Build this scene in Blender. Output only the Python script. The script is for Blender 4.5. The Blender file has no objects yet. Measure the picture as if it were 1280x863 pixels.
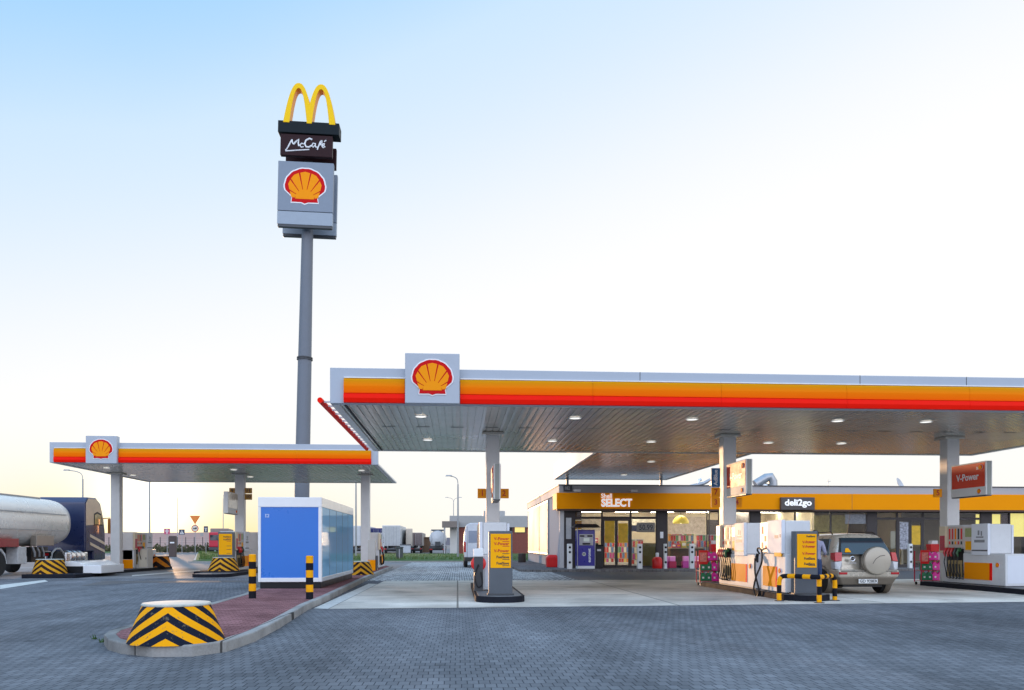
import bpy, bmesh, math, random
from math import sin, cos, atan, atan2, pi, radians, sqrt
from mathutils import Vector, Matrix
random.seed(7)
S = bpy.context.scene
C = S.collection
# ------------------------------------------------------------------ view geometry (photo pixels -> metres)
FPX, U0, VH, EYE = 1000.0, 640.0, 680.0, 1.4
A = atan(68/1000); SA, CA = sin(A), cos(A)
def X(u, Y):
    k = (u-U0)/FPX
    return Y*(SA+k*CA)/(CA-k*SA)
def Z(u, v, Y):
    k = (u-U0)/FPX
    return EYE+(VH-v)/FPX*Y/(CA-k*SA)
def G(u, v, z=0.0):
    t = (z-EYE)*FPX/(VH-v); k = (u-U0)/FPX
    return (t*(SA+k*CA), t*(CA-k*SA))
# ------------------------------------------------------------------ materials
MATS = {}
def new_mat(name):
    m = bpy.data.materials.new(name); m.use_nodes = True
    nt = m.node_tree; b = nt.nodes['Principled BSDF']
    return m, nt, b
def rgb(c): return (c[0], c[1], c[2], 1.0)
def mat(name, col, rough=0.5, metal=0.0, var=0.12, vscale=3.0, bump=0.0, bscale=30.0, emit=0.0, ecol=None, coat=0.0, spec=0.5, dirt=0.0):
    if name in MATS: return MATS[name]
    m, nt, b = new_mat(name); N = nt.nodes; L = nt.links
    b.inputs['Roughness'].default_value = rough; b.inputs['Metallic'].default_value = metal
    b.inputs['Specular IOR Level'].default_value = spec; b.inputs['Coat Weight'].default_value = coat
    b.inputs['Base Color'].default_value = rgb(col)
    tc = N.new('ShaderNodeTexCoord')
    if var > 0:
        n = N.new('ShaderNodeTexNoise'); n.inputs['Scale'].default_value = vscale; n.inputs['Detail'].default_value = 6; n.inputs['Roughness'].default_value = .62
        L.new(tc.outputs['Object'], n.inputs['Vector'])
        mx = N.new('ShaderNodeMix'); mx.data_type = 'RGBA'
        rm = N.new('ShaderNodeMapRange'); rm.inputs[1].default_value = .3; rm.inputs[2].default_value = .7
        L.new(n.outputs['Fac'], rm.inputs[0]); L.new(rm.outputs[0], mx.inputs[0])
        mx.inputs[6].default_value = rgb([c*(1-var) for c in col]); mx.inputs[7].default_value = rgb([min(1, c*(1+var*.6)) for c in col])
        L.new(mx.outputs[2], b.inputs['Base Color'])
        if dirt > 0:
            n2 = N.new('ShaderNodeTexNoise'); n2.inputs['Scale'].default_value = vscale*6; n2.inputs['Detail'].default_value = 8
            L.new(tc.outputs['Object'], n2.inputs['Vector'])
            r2 = N.new('ShaderNodeMapRange'); r2.inputs[1].default_value = .58; r2.inputs[2].default_value = .78; r2.inputs[4].default_value = dirt
            L.new(n2.outputs['Fac'], r2.inputs[0])
            m2 = N.new('ShaderNodeMix'); m2.data_type = 'RGBA'; m2.inputs[7].default_value = (.09, .085, .075, 1)
            L.new(r2.outputs[0], m2.inputs[0]); L.new(mx.outputs[2], m2.inputs[6]); L.new(m2.outputs[2], b.inputs['Base Color'])
        ra = N.new('ShaderNodeMapRange'); ra.inputs[1].default_value = .25; ra.inputs[2].default_value = .75
        ra.inputs[3].default_value = max(.02, rough-.07); ra.inputs[4].default_value = min(1, rough+.08)
        L.new(n.outputs['Fac'], ra.inputs[0]); L.new(ra.outputs[0], b.inputs['Roughness'])
    if bump > 0:
        n3 = N.new('ShaderNodeTexNoise'); n3.inputs['Scale'].default_value = bscale; n3.inputs['Detail'].default_value = 5
        L.new(tc.outputs['Object'], n3.inputs['Vector'])
        bp = N.new('ShaderNodeBump'); bp.inputs['Strength'].default_value = bump; bp.inputs['Distance'].default_value = .01
        L.new(n3.outputs['Fac'], bp.inputs['Height']); L.new(bp.outputs[0], b.inputs['Normal'])
    if emit > 0:
        b.inputs['Emission Color'].default_value = rgb(ecol or col); b.inputs['Emission Strength'].default_value = emit
    MATS[name] = m
    return m
def glass_mat(name, tint=(1, 1, 1), gloss=0.08, rough=0.01, f=1.5):
    m = bpy.data.materials.new(name); m.use_nodes = True; nt = m.node_tree; N = nt.nodes; L = nt.links
    N.clear()
    o = N.new('ShaderNodeOutputMaterial'); t = N.new('ShaderNodeBsdfTransparent'); g = N.new('ShaderNodeBsdfGlossy'); x = N.new('ShaderNodeMixShader')
    t.inputs[0].default_value = rgb(tint); g.inputs['Roughness'].default_value = rough
    fr = N.new('ShaderNodeFresnel'); fr.inputs['IOR'].default_value = f
    ad = N.new('ShaderNodeMath'); ad.operation = 'ADD'; ad.use_clamp = True; ad.inputs[1].default_value = gloss
    L.new(fr.outputs[0], ad.inputs[0]); L.new(ad.outputs[0], x.inputs[0]); L.new(t.outputs[0], x.inputs[1]); L.new(g.outputs[0], x.inputs[2]); L.new(x.outputs[0], o.inputs[0])
    return m
def paver_mat(name, col, bw, rh, mortar, offset=.5, var=.25, jointcol=None, rough=.62, stain=.35, big=.12):
    m, nt, b = new_mat(name); N = nt.nodes; L = nt.links
    tc = N.new('ShaderNodeTexCoord')
    wob = N.new('ShaderNodeTexNoise'); wob.inputs['Scale'].default_value = .7; wob.inputs['Detail'].default_value = 2
    L.new(tc.outputs['Object'], wob.inputs['Vector'])
    wv = N.new('ShaderNodeVectorMath'); wv.operation = 'SCALE'; wv.inputs['Scale'].default_value = .05
    L.new(wob.outputs['Color'], wv.inputs[0])
    av = N.new('ShaderNodeVectorMath'); L.new(tc.outputs['Object'], av.inputs[0]); L.new(wv.outputs[0], av.inputs[1])
    br = N.new('ShaderNodeTexBrick'); br.offset = offset
    br.inputs['Scale'].default_value = 1; br.inputs['Brick Width'].default_value = bw; br.inputs['Row Height'].default_value = rh
    br.inputs['Mortar Size'].default_value = mortar; br.inputs['Mortar Smooth'].default_value = .3
    br.inputs['Color1'].default_value = rgb([c*(1-var) for c in col]); br.inputs['Color2'].default_value = rgb([c*(1+var) for c in col])
    br.inputs['Mortar'].default_value = rgb(jointcol or [c*.3 for c in col])
    L.new(av.outputs[0], br.inputs['Vector'])
    n = N.new('ShaderNodeTexNoise'); n.inputs['Scale'].default_value = big; n.inputs['Detail'].default_value = 9; n.inputs['Roughness'].default_value = .65
    L.new(tc.outputs['Object'], n.inputs['Vector'])
    r = N.new('ShaderNodeMapRange'); r.inputs[1].default_value = .35; r.inputs[2].default_value = .68; r.inputs[3].default_value = 1-stain; r.inputs[4].default_value = 1+stain*.5
    L.new(n.outputs['Fac'], r.inputs[0])
    n2 = N.new('ShaderNodeTexNoise'); n2.inputs['Scale'].default_value = 40; n2.inputs['Detail'].default_value = 3
    L.new(tc.outputs['Object'], n2.inputs['Vector'])
    r2 = N.new('ShaderNodeMapRange'); r2.inputs[3].default_value = .8; r2.inputs[4].default_value = 1.2; L.new(n2.outputs['Fac'], r2.inputs[0])
    mp = N.new('ShaderNodeMapping'); mp.inputs['Scale'].default_value = (.9, .06, 1); mp.inputs['Rotation'].default_value = (0, 0, .5); L.new(tc.outputs['Object'], mp.inputs['Vector'])
    n4 = N.new('ShaderNodeTexNoise'); n4.inputs['Scale'].default_value = 1.0; n4.inputs['Detail'].default_value = 7; L.new(mp.outputs[0], n4.inputs['Vector'])
    r4 = N.new('ShaderNodeMapRange'); r4.inputs[1].default_value = .35; r4.inputs[2].default_value = .65; r4.inputs[3].default_value = 1-stain*.45; r4.inputs[4].default_value = 1+stain*.25; L.new(n4.outputs['Fac'], r4.inputs[0])
    n5 = N.new('ShaderNodeTexNoise'); n5.inputs['Scale'].default_value = 1.7; n5.inputs['Detail'].default_value = 6; L.new(tc.outputs['Object'], n5.inputs['Vector'])
    r5 = N.new('ShaderNodeMapRange'); r5.inputs[1].default_value = .66; r5.inputs[2].default_value = .74; r5.inputs[3].default_value = 1; r5.inputs[4].default_value = 1-stain*.8; L.new(n5.outputs['Fac'], r5.inputs[0])
    mq = N.new('ShaderNodeMath'); mq.operation = 'MULTIPLY'; L.new(r4.outputs[0], mq.inputs[0]); L.new(r5.outputs[0], mq.inputs[1])
    mr = N.new('ShaderNodeMath'); mr.operation = 'MULTIPLY'; L.new(mq.outputs[0], mr.inputs[0]); L.new(r.outputs[0], mr.inputs[1])
    mu = N.new('ShaderNodeMath'); mu.operation = 'MULTIPLY'; L.new(mr.outputs[0], mu.inputs[0]); L.new(r2.outputs[0], mu.inputs[1])
    vm = N.new('ShaderNodeVectorMath'); vm.operation = 'SCALE'; L.new(br.outputs['Color'], vm.inputs[0]); L.new(mu.outputs[0], vm.inputs['Scale'])
    L.new(vm.outputs[0], b.inputs['Base Color'])
    b.inputs['Roughness'].default_value = rough; b.inputs['Specular IOR Level'].default_value = .0
    rr = N.new('ShaderNodeMapRange'); rr.inputs[1].default_value = .3; rr.inputs[2].default_value = .7; rr.inputs[3].default_value = rough-.14; rr.inputs[4].default_value = rough+.12
    L.new(n.outputs['Fac'], rr.inputs[0]); L.new(rr.outputs[0], b.inputs['Roughness'])
    bp = N.new('ShaderNodeBump'); bp.inputs['Strength'].default_value = .55; bp.inputs['Distance'].default_value = .012; bp.invert = True
    ad = N.new('ShaderNodeMath'); ad.operation = 'MULTIPLY_ADD'; L.new(n2.outputs['Fac'], ad.inputs[0]); ad.inputs[1].default_value = -.25; L.new(br.outputs['Fac'], ad.inputs[2])
    L.new(ad.outputs[0], bp.inputs['Height']); L.new(bp.outputs[0], b.inputs['Normal'])
    return m
def slab_mat(name, col, joint=5.0, stain=.4):
    m, nt, b = new_mat(name); N = nt.nodes; L = nt.links
    tc = N.new('ShaderNodeTexCoord')
    br = N.new('ShaderNodeTexBrick'); br.offset = 0; br.inputs['Scale'].default_value = 1; br.inputs['Brick Width'].default_value = joint; br.inputs['Row Height'].default_value = joint*.87
    br.inputs['Mortar Size'].default_value = .025; br.inputs['Mortar Smooth'].default_value = .2
    br.inputs['Color1'].default_value = rgb([c*.94 for c in col]); br.inputs['Color2'].default_value = rgb([c*1.05 for c in col]); br.inputs['Mortar'].default_value = rgb([c*.35 for c in col])
    L.new(tc.outputs['Object'], br.inputs['Vector'])
    def noise(s, d, lo, hi, a, c):
        n = N.new('ShaderNodeTexNoise'); n.inputs['Scale'].default_value = s; n.inputs['Detail'].default_value = d; n.inputs['Roughness'].default_value = .6
        L.new(tc.outputs['Object'], n.inputs['Vector'])
        r = N.new('ShaderNodeMapRange'); r.inputs[1].default_value = lo; r.inputs[2].default_value = hi; r.inputs[3].default_value = a; r.inputs[4].default_value = c
        L.new(n.outputs['Fac'], r.inputs[0]); return r
    a1 = noise(.25, 8, .34, .62, 1-stain, 1.08); a2 = noise(.8, 8, .55, .72, 1.0, 1-stain*.8); a3 = noise(22, 4, .2, .8, .85, 1.15)
    m1 = N.new('ShaderNodeMath'); m1.operation = 'MULTIPLY'; L.new(a1.outputs[0], m1.inputs[0]); L.new(a2.outputs[0], m1.inputs[1])
    m2 = N.new('ShaderNodeMath'); m2.operation = 'MULTIPLY'; L.new(m1.outputs[0], m2.inputs[0]); L.new(a3.outputs[0], m2.inputs[1])
    vm = N.new('ShaderNodeVectorMath'); vm.operation = 'SCALE'; L.new(br.outputs['Color'], vm.inputs[0]); L.new(m2.outputs[0], vm.inputs['Scale'])
    L.new(vm.outputs[0], b.inputs['Base Color'])
    rr = N.new('ShaderNodeMapRange'); rr.inputs[1].default_value = .6; rr.inputs[2].default_value = 1.1; b.inputs['Specular IOR Level'].default_value = .08; rr.inputs[3].default_value = .5; rr.inputs[4].default_value = .75
    L.new(m1.outputs[0], rr.inputs[0]); L.new(rr.outputs[0], b.inputs['Roughness'])
    bp = N.new('ShaderNodeBump'); bp.inputs['Strength'].default_value = .25; bp.inputs['Distance'].default_value = .01
    L.new(a3.outputs[0], bp.inputs['Height']); L.new(bp.outputs[0], b.inputs['Normal'])
    return m
def chevron_mat(name, c1, c2, period=.215, slope=.75, R=.52, phase=0.0, rep=2):
    """black / yellow chevrons round a truncated cone, local axes, apex to -Y"""
    m, nt, b = new_mat(name); N = nt.nodes; L = nt.links
    tc = N.new('ShaderNodeTexCoord'); sp = N.new('ShaderNodeSeparateXYZ'); L.new(tc.outputs['Object'], sp.inputs[0])
    def mth(op, a, bb=None, c=None):
        n = N.new('ShaderNodeMath'); n.operation = op
        for i, q in enumerate((a, bb, c)):
            if q is None: continue
            if isinstance(q, (int, float)): n.inputs[i].default_value = q
            else: L.new(q, n.inputs[i])
        return n.outputs[0]
    ny = mth('MULTIPLY', sp.outputs[1], -1.0)
    ang = mth('ARCTAN2', sp.outputs[0], ny)
    # fold into rep chevrons round the cone
    pp = mth('PINGPONG', ang, pi/rep)
    ab = mth('ABSOLUTE', pp)
    nz = N.new('ShaderNodeTexNoise'); nz.inputs['Scale'].default_value = 9; nz.inputs['Detail'].default_value = 5; L.new(tc.outputs['Object'], nz.inputs['Vector'])
    val = mth('MULTIPLY_ADD', ab, slope*R, sp.outputs[2])
    val = mth('MULTIPLY_ADD', nz.outputs['Fac'], .012, val)
    fr = mth('FRACT', mth('MULTIPLY_ADD', val, 1/period, phase))
    st = mth('LESS_THAN', fr, .5)
    mx = N.new('ShaderNodeMix'); mx.data_type = 'RGBA'; L.new(st, mx.inputs[0]); mx.inputs[6].default_value = rgb(c2); mx.inputs[7].default_value = rgb(c1)
    n2 = N.new('ShaderNodeTexNoise'); n2.inputs['Scale'].default_value = 14; n2.inputs['Detail'].default_value = 10; n2.inputs['Roughness'].default_value = .7; L.new(tc.outputs['Object'], n2.inputs['Vector'])
    r = N.new('ShaderNodeMapRange'); r.inputs[1].default_value = .585; r.inputs[2].default_value = .655; r.inputs[4].default_value = .85; L.new(n2.outputs['Fac'], r.inputs[0])
    m2 = N.new('ShaderNodeMix'); m2.data_type = 'RGBA'; L.new(r.outputs[0], m2.inputs[0]); L.new(mx.outputs[2], m2.inputs[6]); m2.inputs[7].default_value = (.16, .13, .09, 1)
    L.new(m2.outputs[2], b.inputs['Base Color']); b.inputs['Roughness'].default_value = .6; b.inputs['Specular IOR Level'].default_value = .08
    bp = N.new('ShaderNodeBump'); bp.inputs['Strength'].default_value = .3; bp.inputs['Distance'].default_value = .01; L.new(n2.outputs['Fac'], bp.inputs['Height']); L.new(bp.outputs[0], b.inputs['Normal'])
    return m
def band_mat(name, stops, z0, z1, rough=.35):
    """light gradient over band height, painted in as a colour ramp (object z)"""
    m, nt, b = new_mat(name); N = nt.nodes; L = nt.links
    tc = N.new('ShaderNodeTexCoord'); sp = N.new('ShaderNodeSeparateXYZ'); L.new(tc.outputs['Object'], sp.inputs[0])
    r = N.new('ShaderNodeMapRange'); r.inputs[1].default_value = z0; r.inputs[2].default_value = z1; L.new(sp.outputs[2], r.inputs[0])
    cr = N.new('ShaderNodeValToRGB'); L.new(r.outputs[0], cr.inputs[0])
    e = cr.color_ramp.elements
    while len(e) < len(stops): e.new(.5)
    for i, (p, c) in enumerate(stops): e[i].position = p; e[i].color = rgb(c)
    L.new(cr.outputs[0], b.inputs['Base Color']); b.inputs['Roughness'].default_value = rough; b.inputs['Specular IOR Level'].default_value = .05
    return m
# ------------------------------------------------------------------ mesh builder
class MB:
    def __init__(s): s.v = []; s.f = []; s.m = []; s.s = []
    def add(s, vs, fs, mi=0, sm=False):
        o = len(s.v); s.v += [tuple(p) for p in vs]
        for f in fs: s.f.append([i+o for i in f]); s.m.append(mi); s.s.append(sm)
        return s
    def box(s, x0, x1, y0, y1, z0, z1, mi=0):
        return s.add([(x0,y0,z0),(x1,y0,z0),(x1,y1,z0),(x0,y1,z0),(x0,y0,z1),(x1,y0,z1),(x1,y1,z1),(x0,y1,z1)],
                     [(0,3,2,1),(4,5,6,7),(0,1,5,4),(1,2,6,5),(2,3,7,6),(3,0,4,7)], mi)
    def hexa(s, b, t, mi=0, sm=False):
        return s.add(list(b)+list(t), [(0,3,2,1),(4,5,6,7),(0,1,5,4),(1,2,6,5),(2,3,7,6),(3,0,4,7)], mi, sm)
    def quad(s, p, mi=0): return s.add(p, [tuple(range(len(p)))], mi)
    def prism(s, poly, axis, a, b, mi=0, mside=None):
        """poly: 2D outline; axis 'x': (y,z), 'y': (x,z), 'z': (x,y)"""
        def P(q, t): return (t, q[0], q[1]) if axis == 'x' else (q[0], t, q[1]) if axis == 'y' else (q[0], q[1], t)
        n = len(poly); vs = [P(q, a) for q in poly]+[P(q, b) for q in poly]
        s.add(vs, [tuple(range(n-1, -1, -1)), tuple(range(n, 2*n))], mi)
        o = len(s.v)-2*n
        for i in range(n):
            j = (i+1) % n
            s.f.append([o+i, o+j, o+n+j, o+n+i]); s.m.append(mi if mside is None else mside); s.s.append(False)
        return s
    def lathe(s, prof, n=24, c=(0, 0, 0), axis='z', mi=0, sm=True, cap=True, mis=None):
        vs = []
        for r, h in prof:
            for k in range(n):
                a = 2*pi*k/n; p, q = r*cos(a), r*sin(a)
                vs.append((c[0]+p, c[1]+q, c[2]+h) if axis == 'z' else (c[0]+p, c[1]+h, c[2]+q) if axis == 'y' else (c[0]+h, c[1]+p, c[2]+q))
        o = len(s.v); s.v += vs
        for i in range(len(prof)-1):
            for k in range(n):
                l = (k+1) % n
                s.f.append([o+i*n+k, o+i*n+l, o+(i+1)*n+l, o+(i+1)*n+k]); s.m.append(mis[i] if mis else mi); s.s.append(sm)
        if cap:
            for i in (0, len(prof)-1):
                s.f.append([o+i*n+k for k in range(n)]); s.m.append(mis[min(i, len(mis)-1)] if mis else mi); s.s.append(False)
        return s
    def tube(s, pts, r, n=8, mi=0, mis=None):
        pts = [Vector(p) for p in pts]; rings = []
        up = Vector((0, 0, 1)); prev = None
        for i, p in enumerate(pts):
            d = (pts[min(i+1, len(pts)-1)]-pts[max(i-1, 0)]).normalized()
            if prev is None:
                ref = up if abs(d.dot(up)) < .9 else Vector((1, 0, 0))
                a = d.cross(ref).normalized()
            else:
                a = (prev-d*prev.dot(d)).normalized()
            prev = a; b = d.cross(a); rr = r[i] if isinstance(r, (list, tuple)) else r
            rings.append([p+a*(rr*cos(2*pi*k/n))+b*(rr*sin(2*pi*k/n)) for k in range(n)])
        o = len(s.v)
        for g in rings: s.v += [tuple(q) for q in g]
        for i in range(len(pts)-1):
            for k in range(n):
                l = (k+1) % n
                s.f.append([o+i*n+k, o+i*n+l, o+(i+1)*n+l, o+(i+1)*n+k]); s.m.append(mis[i] if mis else mi); s.s.append(True)
        s.f.append([o+k for k in range(n)]); s.m.append(mis[0] if mis else mi); s.s.append(False)
        s.f.append([o+(len(pts)-1)*n+k for k in range(n)]); s.m.append(mis[-1] if mis else mi); s.s.append(False)
        return s
    def build(s, name, mats, parent=None, off=(0, 0, 0), loc=None, rot=None, bevel=0.0, seg=2, label=None, subsurf=0):
        me = bpy.data.meshes.new(name)
        me.from_pydata([(p[0]-off[0], p[1]-off[1], p[2]-off[2]) for p in s.v], [], s.f)
        for m in (mats if isinstance(mats, (list, tuple)) else [mats]): me.materials.append(m)
        for i, p in enumerate(me.polygons): p.material_index = s.m[i]; p.use_smooth = s.s[i]
        bm = bmesh.new(); bm.from_mesh(me); bmesh.ops.recalc_face_normals(bm, faces=bm.faces); bm.to_mesh(me); bm.free()
        if any(s.s): me.set_sharp_from_angle(angle=radians(42))
        o = bpy.data.objects.new(name, me); C.objects.link(o)
        if parent is not None: o.parent = parent
        if loc: o.location = loc
        if rot: o.rotation_euler = rot
        if bevel > 0:
            bv = o.modifiers.new('bevel', 'BEVEL'); bv.width = bevel; bv.segments = seg; bv.limit_method = 'ANGLE'; bv.angle_limit = radians(40); bv.harden_normals = False
        if subsurf:
            ss = o.modifiers.new('sub', 'SUBSURF'); ss.levels = subsurf; ss.render_levels = subsurf
        if label: o['label'] = label
        return o
def thing(name, label, cat, loc=(0, 0, 0), rz=0.0, group=None):
    o = bpy.data.objects.new(name, None); C.objects.link(o); o.empty_display_size = .2
    o.location = loc; o.rotation_euler = (0, 0, rz); o['label'] = label; o['category'] = cat
    if group: o['group'] = group
    return o
def tag(o, label, cat, group=None):
    o['label'] = label; o['category'] = cat
    if group: o['group'] = group
    return o
def struct(o, kind='structure'): o['kind'] = kind; return o
def dup(root, loc, rz=None, label=None, group=None):
    r = root.copy(); C.objects.link(r); r.location = loc
    if rz is not None: r.rotation_euler = (0, 0, rz)
    if label: r['label'] = label
    if group: r['group'] = group
    for ch in list(root.children):
        c = ch.copy(); C.objects.link(c); c.parent = r
        for g in list(ch.children):
            d = g.copy(); C.objects.link(d); d.parent = c
    return r
FRONT = (pi/2, 0, 0); LEFT = (pi/2, 0, -pi/2); RIGHT = (pi/2, 0, pi/2)
def text(s, size, m, parent, loc, rot=FRONT, ext=.006, align='CENTER', bold=0.0, name='lettering', shear=0.0, sx=1.0, spacing=1.0):
    cu = bpy.data.curves.new('t', 'FONT'); cu.body = s; cu.size = size; cu.extrude = ext; cu.align_x = align; cu.align_y = 'CENTER'
    cu.offset = bold; cu.shear = shear; cu.resolution_u = 3; cu.space_character = spacing
    t = bpy.data.objects.new('t', cu); me = bpy.data.meshes.new_from_object(t)
    bpy.data.objects.remove(t); bpy.data.curves.remove(cu)
    me.materials.clear(); me.materials.append(m); me.name = name
    o = bpy.data.objects.new(name, me); C.objects.link(o); o.parent = parent; o.location = loc; o.rotation_euler = rot; o.scale = (sx, 1, 1)
    return o
def bake_mods(o):
    dg = bpy.context.evaluated_depsgraph_get(); dg.update()
    me = bpy.data.meshes.new_from_object(o.evaluated_get(dg)); old = o.data; o.modifiers.clear(); o.data = me
    return o
# ------------------------------------------------------------------ palette
white = mat('white_paint', (.78, .78, .77), .35, var=.05, dirt=.12)
white_gloss = mat('white_enamel', (.82, .82, .82), .18, var=.04, vscale=1.5, coat=.4)
grey_lt = mat('light_grey_cladding', (.52, .54, .56), .4, var=.07, vscale=.8)
grey_panel = mat('silver_panel', (.42, .45, .49), .38, metal=.3, var=.06)
grey_totem = mat('grey_totem_paint', (.085, .098, .115), .42, var=.08)
grey_dark = mat('dark_grey_paint', (.06, .062, .068), .45, var=.12)
taupe = mat('taupe_frame', (.068, .058, .056), .5, var=.1, spec=.2)
black = mat('black_rubber', (.018, .018, .02), .6, var=.25, spec=.15)
black_g = mat('black_plastic', (.014, .014, .016), .4, var=.1, spec=.25)
navy_box = mat('dark_green_box', (.008, .014, .018), .5, var=.15, spec=.15)
steel = mat('galvanised_steel', (.40, .41, .43), .38, metal=.7, var=.14, vscale=6)
chrome = mat('chrome', (.7, .7, .72), .12, metal=1, var=.03)
alu = mat('brushed_aluminium', (.72, .72, .73), .27, metal=1, var=.06, vscale=2)
orange = mat('orange_sheet', (.86, .235, .004), .4, var=.03, spec=.1)
orange_b = mat('orange_band', (1.0, .325, .002), .5, var=.05, vscale=.5, spec=.06)
yellow = mat('signal_yellow', (.94, .40, .004), .5, var=.09, vscale=7, dirt=.25, spec=.12)
yellow_p = mat('price_panel_yellow', (.95, .42, .004), .45, var=.04, spec=.1)
red = mat('signal_red', (.72, .012, .012), .35, var=.05)
red_b = mat('red_band', (.98, .012, .003), .5, var=.03, spec=.08)
red_emb = mat('emblem_red', (.62, .006, .008), .5, var=.03, spec=.1)
yel_emb = mat('emblem_yellow', (1.0, .32, .004), .5, var=.03, spec=.1)
yel_m = mat('arch_yellow', (1.0, .60, .0), .45, var=.03, spec=.2)
maroon = mat('maroon_panel', (.03, .010, .012), .5, var=.08, spec=.15)
blue = mat('blue_panel', (.055, .15, .62), .28, var=.03, vscale=.6)
stripe_k = mat('stripe_black', (.012, .012, .018), .6, var=.2, vscale=8, spec=.1)
ink = mat('dark_ink', (.03, .03, .03), .5, var=.1)
ink_red = mat('red_ink', (.55, .03, .008), .5, var=.1)
wht = mat('white_lettering', (.85, .85, .85), .4, var=0)
lamp_on = mat('lit_lamp', (1, 1, .97), .5, var=0, emit=1.1, ecol=(1, .97, .9))
glass_dk = mat('dark_glass', (.012, .014, .018), .05, var=0, spec=.6)
pane = glass_mat('window_glass', (.9, .91, .91), gloss=.0, f=1.26)
tyre = mat('tyre_rubber', (.02, .02, .021), .75, var=.2, bump=.3, bscale=60)
concrete = mat('kerb_concrete', (.36, .35, .33), .8, var=.18, vscale=5, bump=.35, bscale=40, dirt=.35)
blacktop_pad = mat('black_pad', (.016, .017, .024), .7, var=.2, spec=.1)
# ================================================================== GROUND
m_pav = paver_mat('blue_grey_pavers', (.205, .207, .217), .115, .205, .0060, jointcol=(.085, .087, .096), stain=.4, var=.13, rough=.52)
m_lpav = paver_mat('light_pavers', (.58, .56, .54), .2, .4, .03, offset=.5, jointcol=(.1, .1, .1), stain=.25, rough=.7)
m_red = paver_mat('red_brick_pavers', (.31, .155, .155), .2, .1, .007, stain=.3, rough=.65, big=.5, var=.2)
m_walk = paver_mat('grey_walk_pavers', (.20, .185, .18), .2, .2, .008, stain=.2, rough=.7)
m_slab = slab_mat('concrete_slab', (.72, .67, .59), stain=.55)
m_slab2 = slab_mat('concrete_lane', (.24, .24, .245), joint=6, stain=.3)
m_asph = mat('asphalt', (.055, .057, .063), .7, var=.3, vscale=.5, bump=.4, bscale=60)
m_asph_f = mat('worn_asphalt', (.15, .15, .155), .75, var=.25, vscale=.12, bump=.3, bscale=30)
m_line = mat('road_paint', (.62, .62, .58), .6, var=.25, vscale=4, dirt=.5)
m_grass = mat('grass', (.055, .115, .018), .85, var=.4, vscale=2.0, bump=.8, bscale=25)
def sheet(name, pts, z, m): return struct(MB().quad([(p[0], p[1], z) for p in pts]).build(name, m))
sheet('ground', [(-1500, -300), (1500, -300), (1500, 2500), (-1500, 2500)], 0, m_asph_f)
sheet('paved_apron', [(-60, -25), (60, -25), (60, 32.6), (-60, 33.4)], .004, m_pav)
sheet('concrete_forecourt', [(-2.75, 17.3), (14, 18.35), (26, 18.9), (26, 30.4), (-2.75, 30.4)], .009, m_slab)
sheet('light_paved_lane', [(-3.4, 30.404), (4.6, 30.404), (4.6, 60.6), (-3.4, 60.6)], .009, m_lpav)
sheet('asphalt_lane', [(4.604, 30.404), (48, 30.404), (48, 39.3), (4.604, 39.3)], .010, m_asph)
sheet('concrete_truck_lane', [(-42, 33.404), (-5.8, 32.9), (-5.8, 50), (-42, 50)], .008, m_slab2)
sheet('painted_line', [(-3.09, 17.45), (-2.76, 17.3), (-2.76, 27.9), (-3.09, 28.1)], .013, m_line)
# faint lane paint on the far left
a, b_, c, d = G(0, 737), G(60, 727.5), G(56, 725.5), G(0, 732)
sheet('painted_line', [a, b_, c, d], .012, m_line)
a, b_, c, d = G(150, 717.5), G(250, 722.5), G(250, 721.3), G(150, 715.5)
sheet('painted_line', [G(165, 721), G(250, 714), G(250, 713), G(165, 719.5)], .013, m_line)
sheet('asphalt_patch', [G(100, 733), G(170, 729), G(310, 728), G(310, 726), G(130, 726.5)], .0075, mat('patched_asphalt', (.10, .095, .095), .7, var=.2, vscale=1.2))
# foreground traffic island: kerb + red brick top
kerb_o = [G(130, 806), G(135, 813), G(152, 818), G(190, 822), G(240, 821.5), G(283, 815.5), G(318, 803), G(350, 785.5), (-3.14, 17.0), (-3.16, 20), (-3.3, 25), (-3.45, 31), (-3.6, 40), (-3.65, 45.6), (-4.1, 46.4), (-5.2, 46.4), (-5.75, 45.6), (-5.75, 23.5), (-5.36, 20.4), (-5.22, 17), (-5.15, 14.6), G(138, 800, 0)]
def inset(poly, d):
    out = []; n = len(poly)
    ar = sum(poly[i][0]*poly[(i+1) % n][1]-poly[(i+1) % n][0]*poly[i][1] for i in range(n))
    sg = 1 if ar > 0 else -1
    for i in range(n):
        p0, p1, p2 = Vector(poly[i-1]), Vector(poly[i]), Vector(poly[(i+1) % n])
        e1, e2 = (p1-p0).normalized(), (p2-p1).normalized()
        n1 = Vector((-e1.y, e1.x))*sg; n2 = Vector((-e2.y, e2.x))*sg
        b = (n1+n2).normalized(); k = d/max(.4, b.dot(n1))
        out.append(tuple(p1+b*k))
    return out
def kerb_ring(name, poly, w, h, m, topm, topname, bev=.02):
    inn = inset(poly, w); n = len(poly); mb = MB()
    vs = [(p[0], p[1], 0) for p in poly]+[(p[0], p[1], h) for p in poly]+[(p[0], p[1], h) for p in inn]+[(p[0], p[1], 0) for p in inn]
    fs = []
    for i in range(n):
        j = (i+1) % n
        fs += [(i, j, n+j, n+i), (n+i, n+j, 2*n+j, 2*n+i), (2*n+i, 2*n+j, 3*n+j, 3*n+i)]
    mb.add(vs, fs); struct(mb.build(name, m, bevel=bev))
    struct(MB().quad([(p[0], p[1], h-.012) for p in inn]).build(topname, topm))
kerb_ring('island_kerb', kerb_o, .15, .15, paver_mat('kerb_stones', (.33, .32, .305), 1.0, 50.0, .012, offset=0, stain=.3, rough=.8, big=.9), m_red, 'island_paving')
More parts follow.
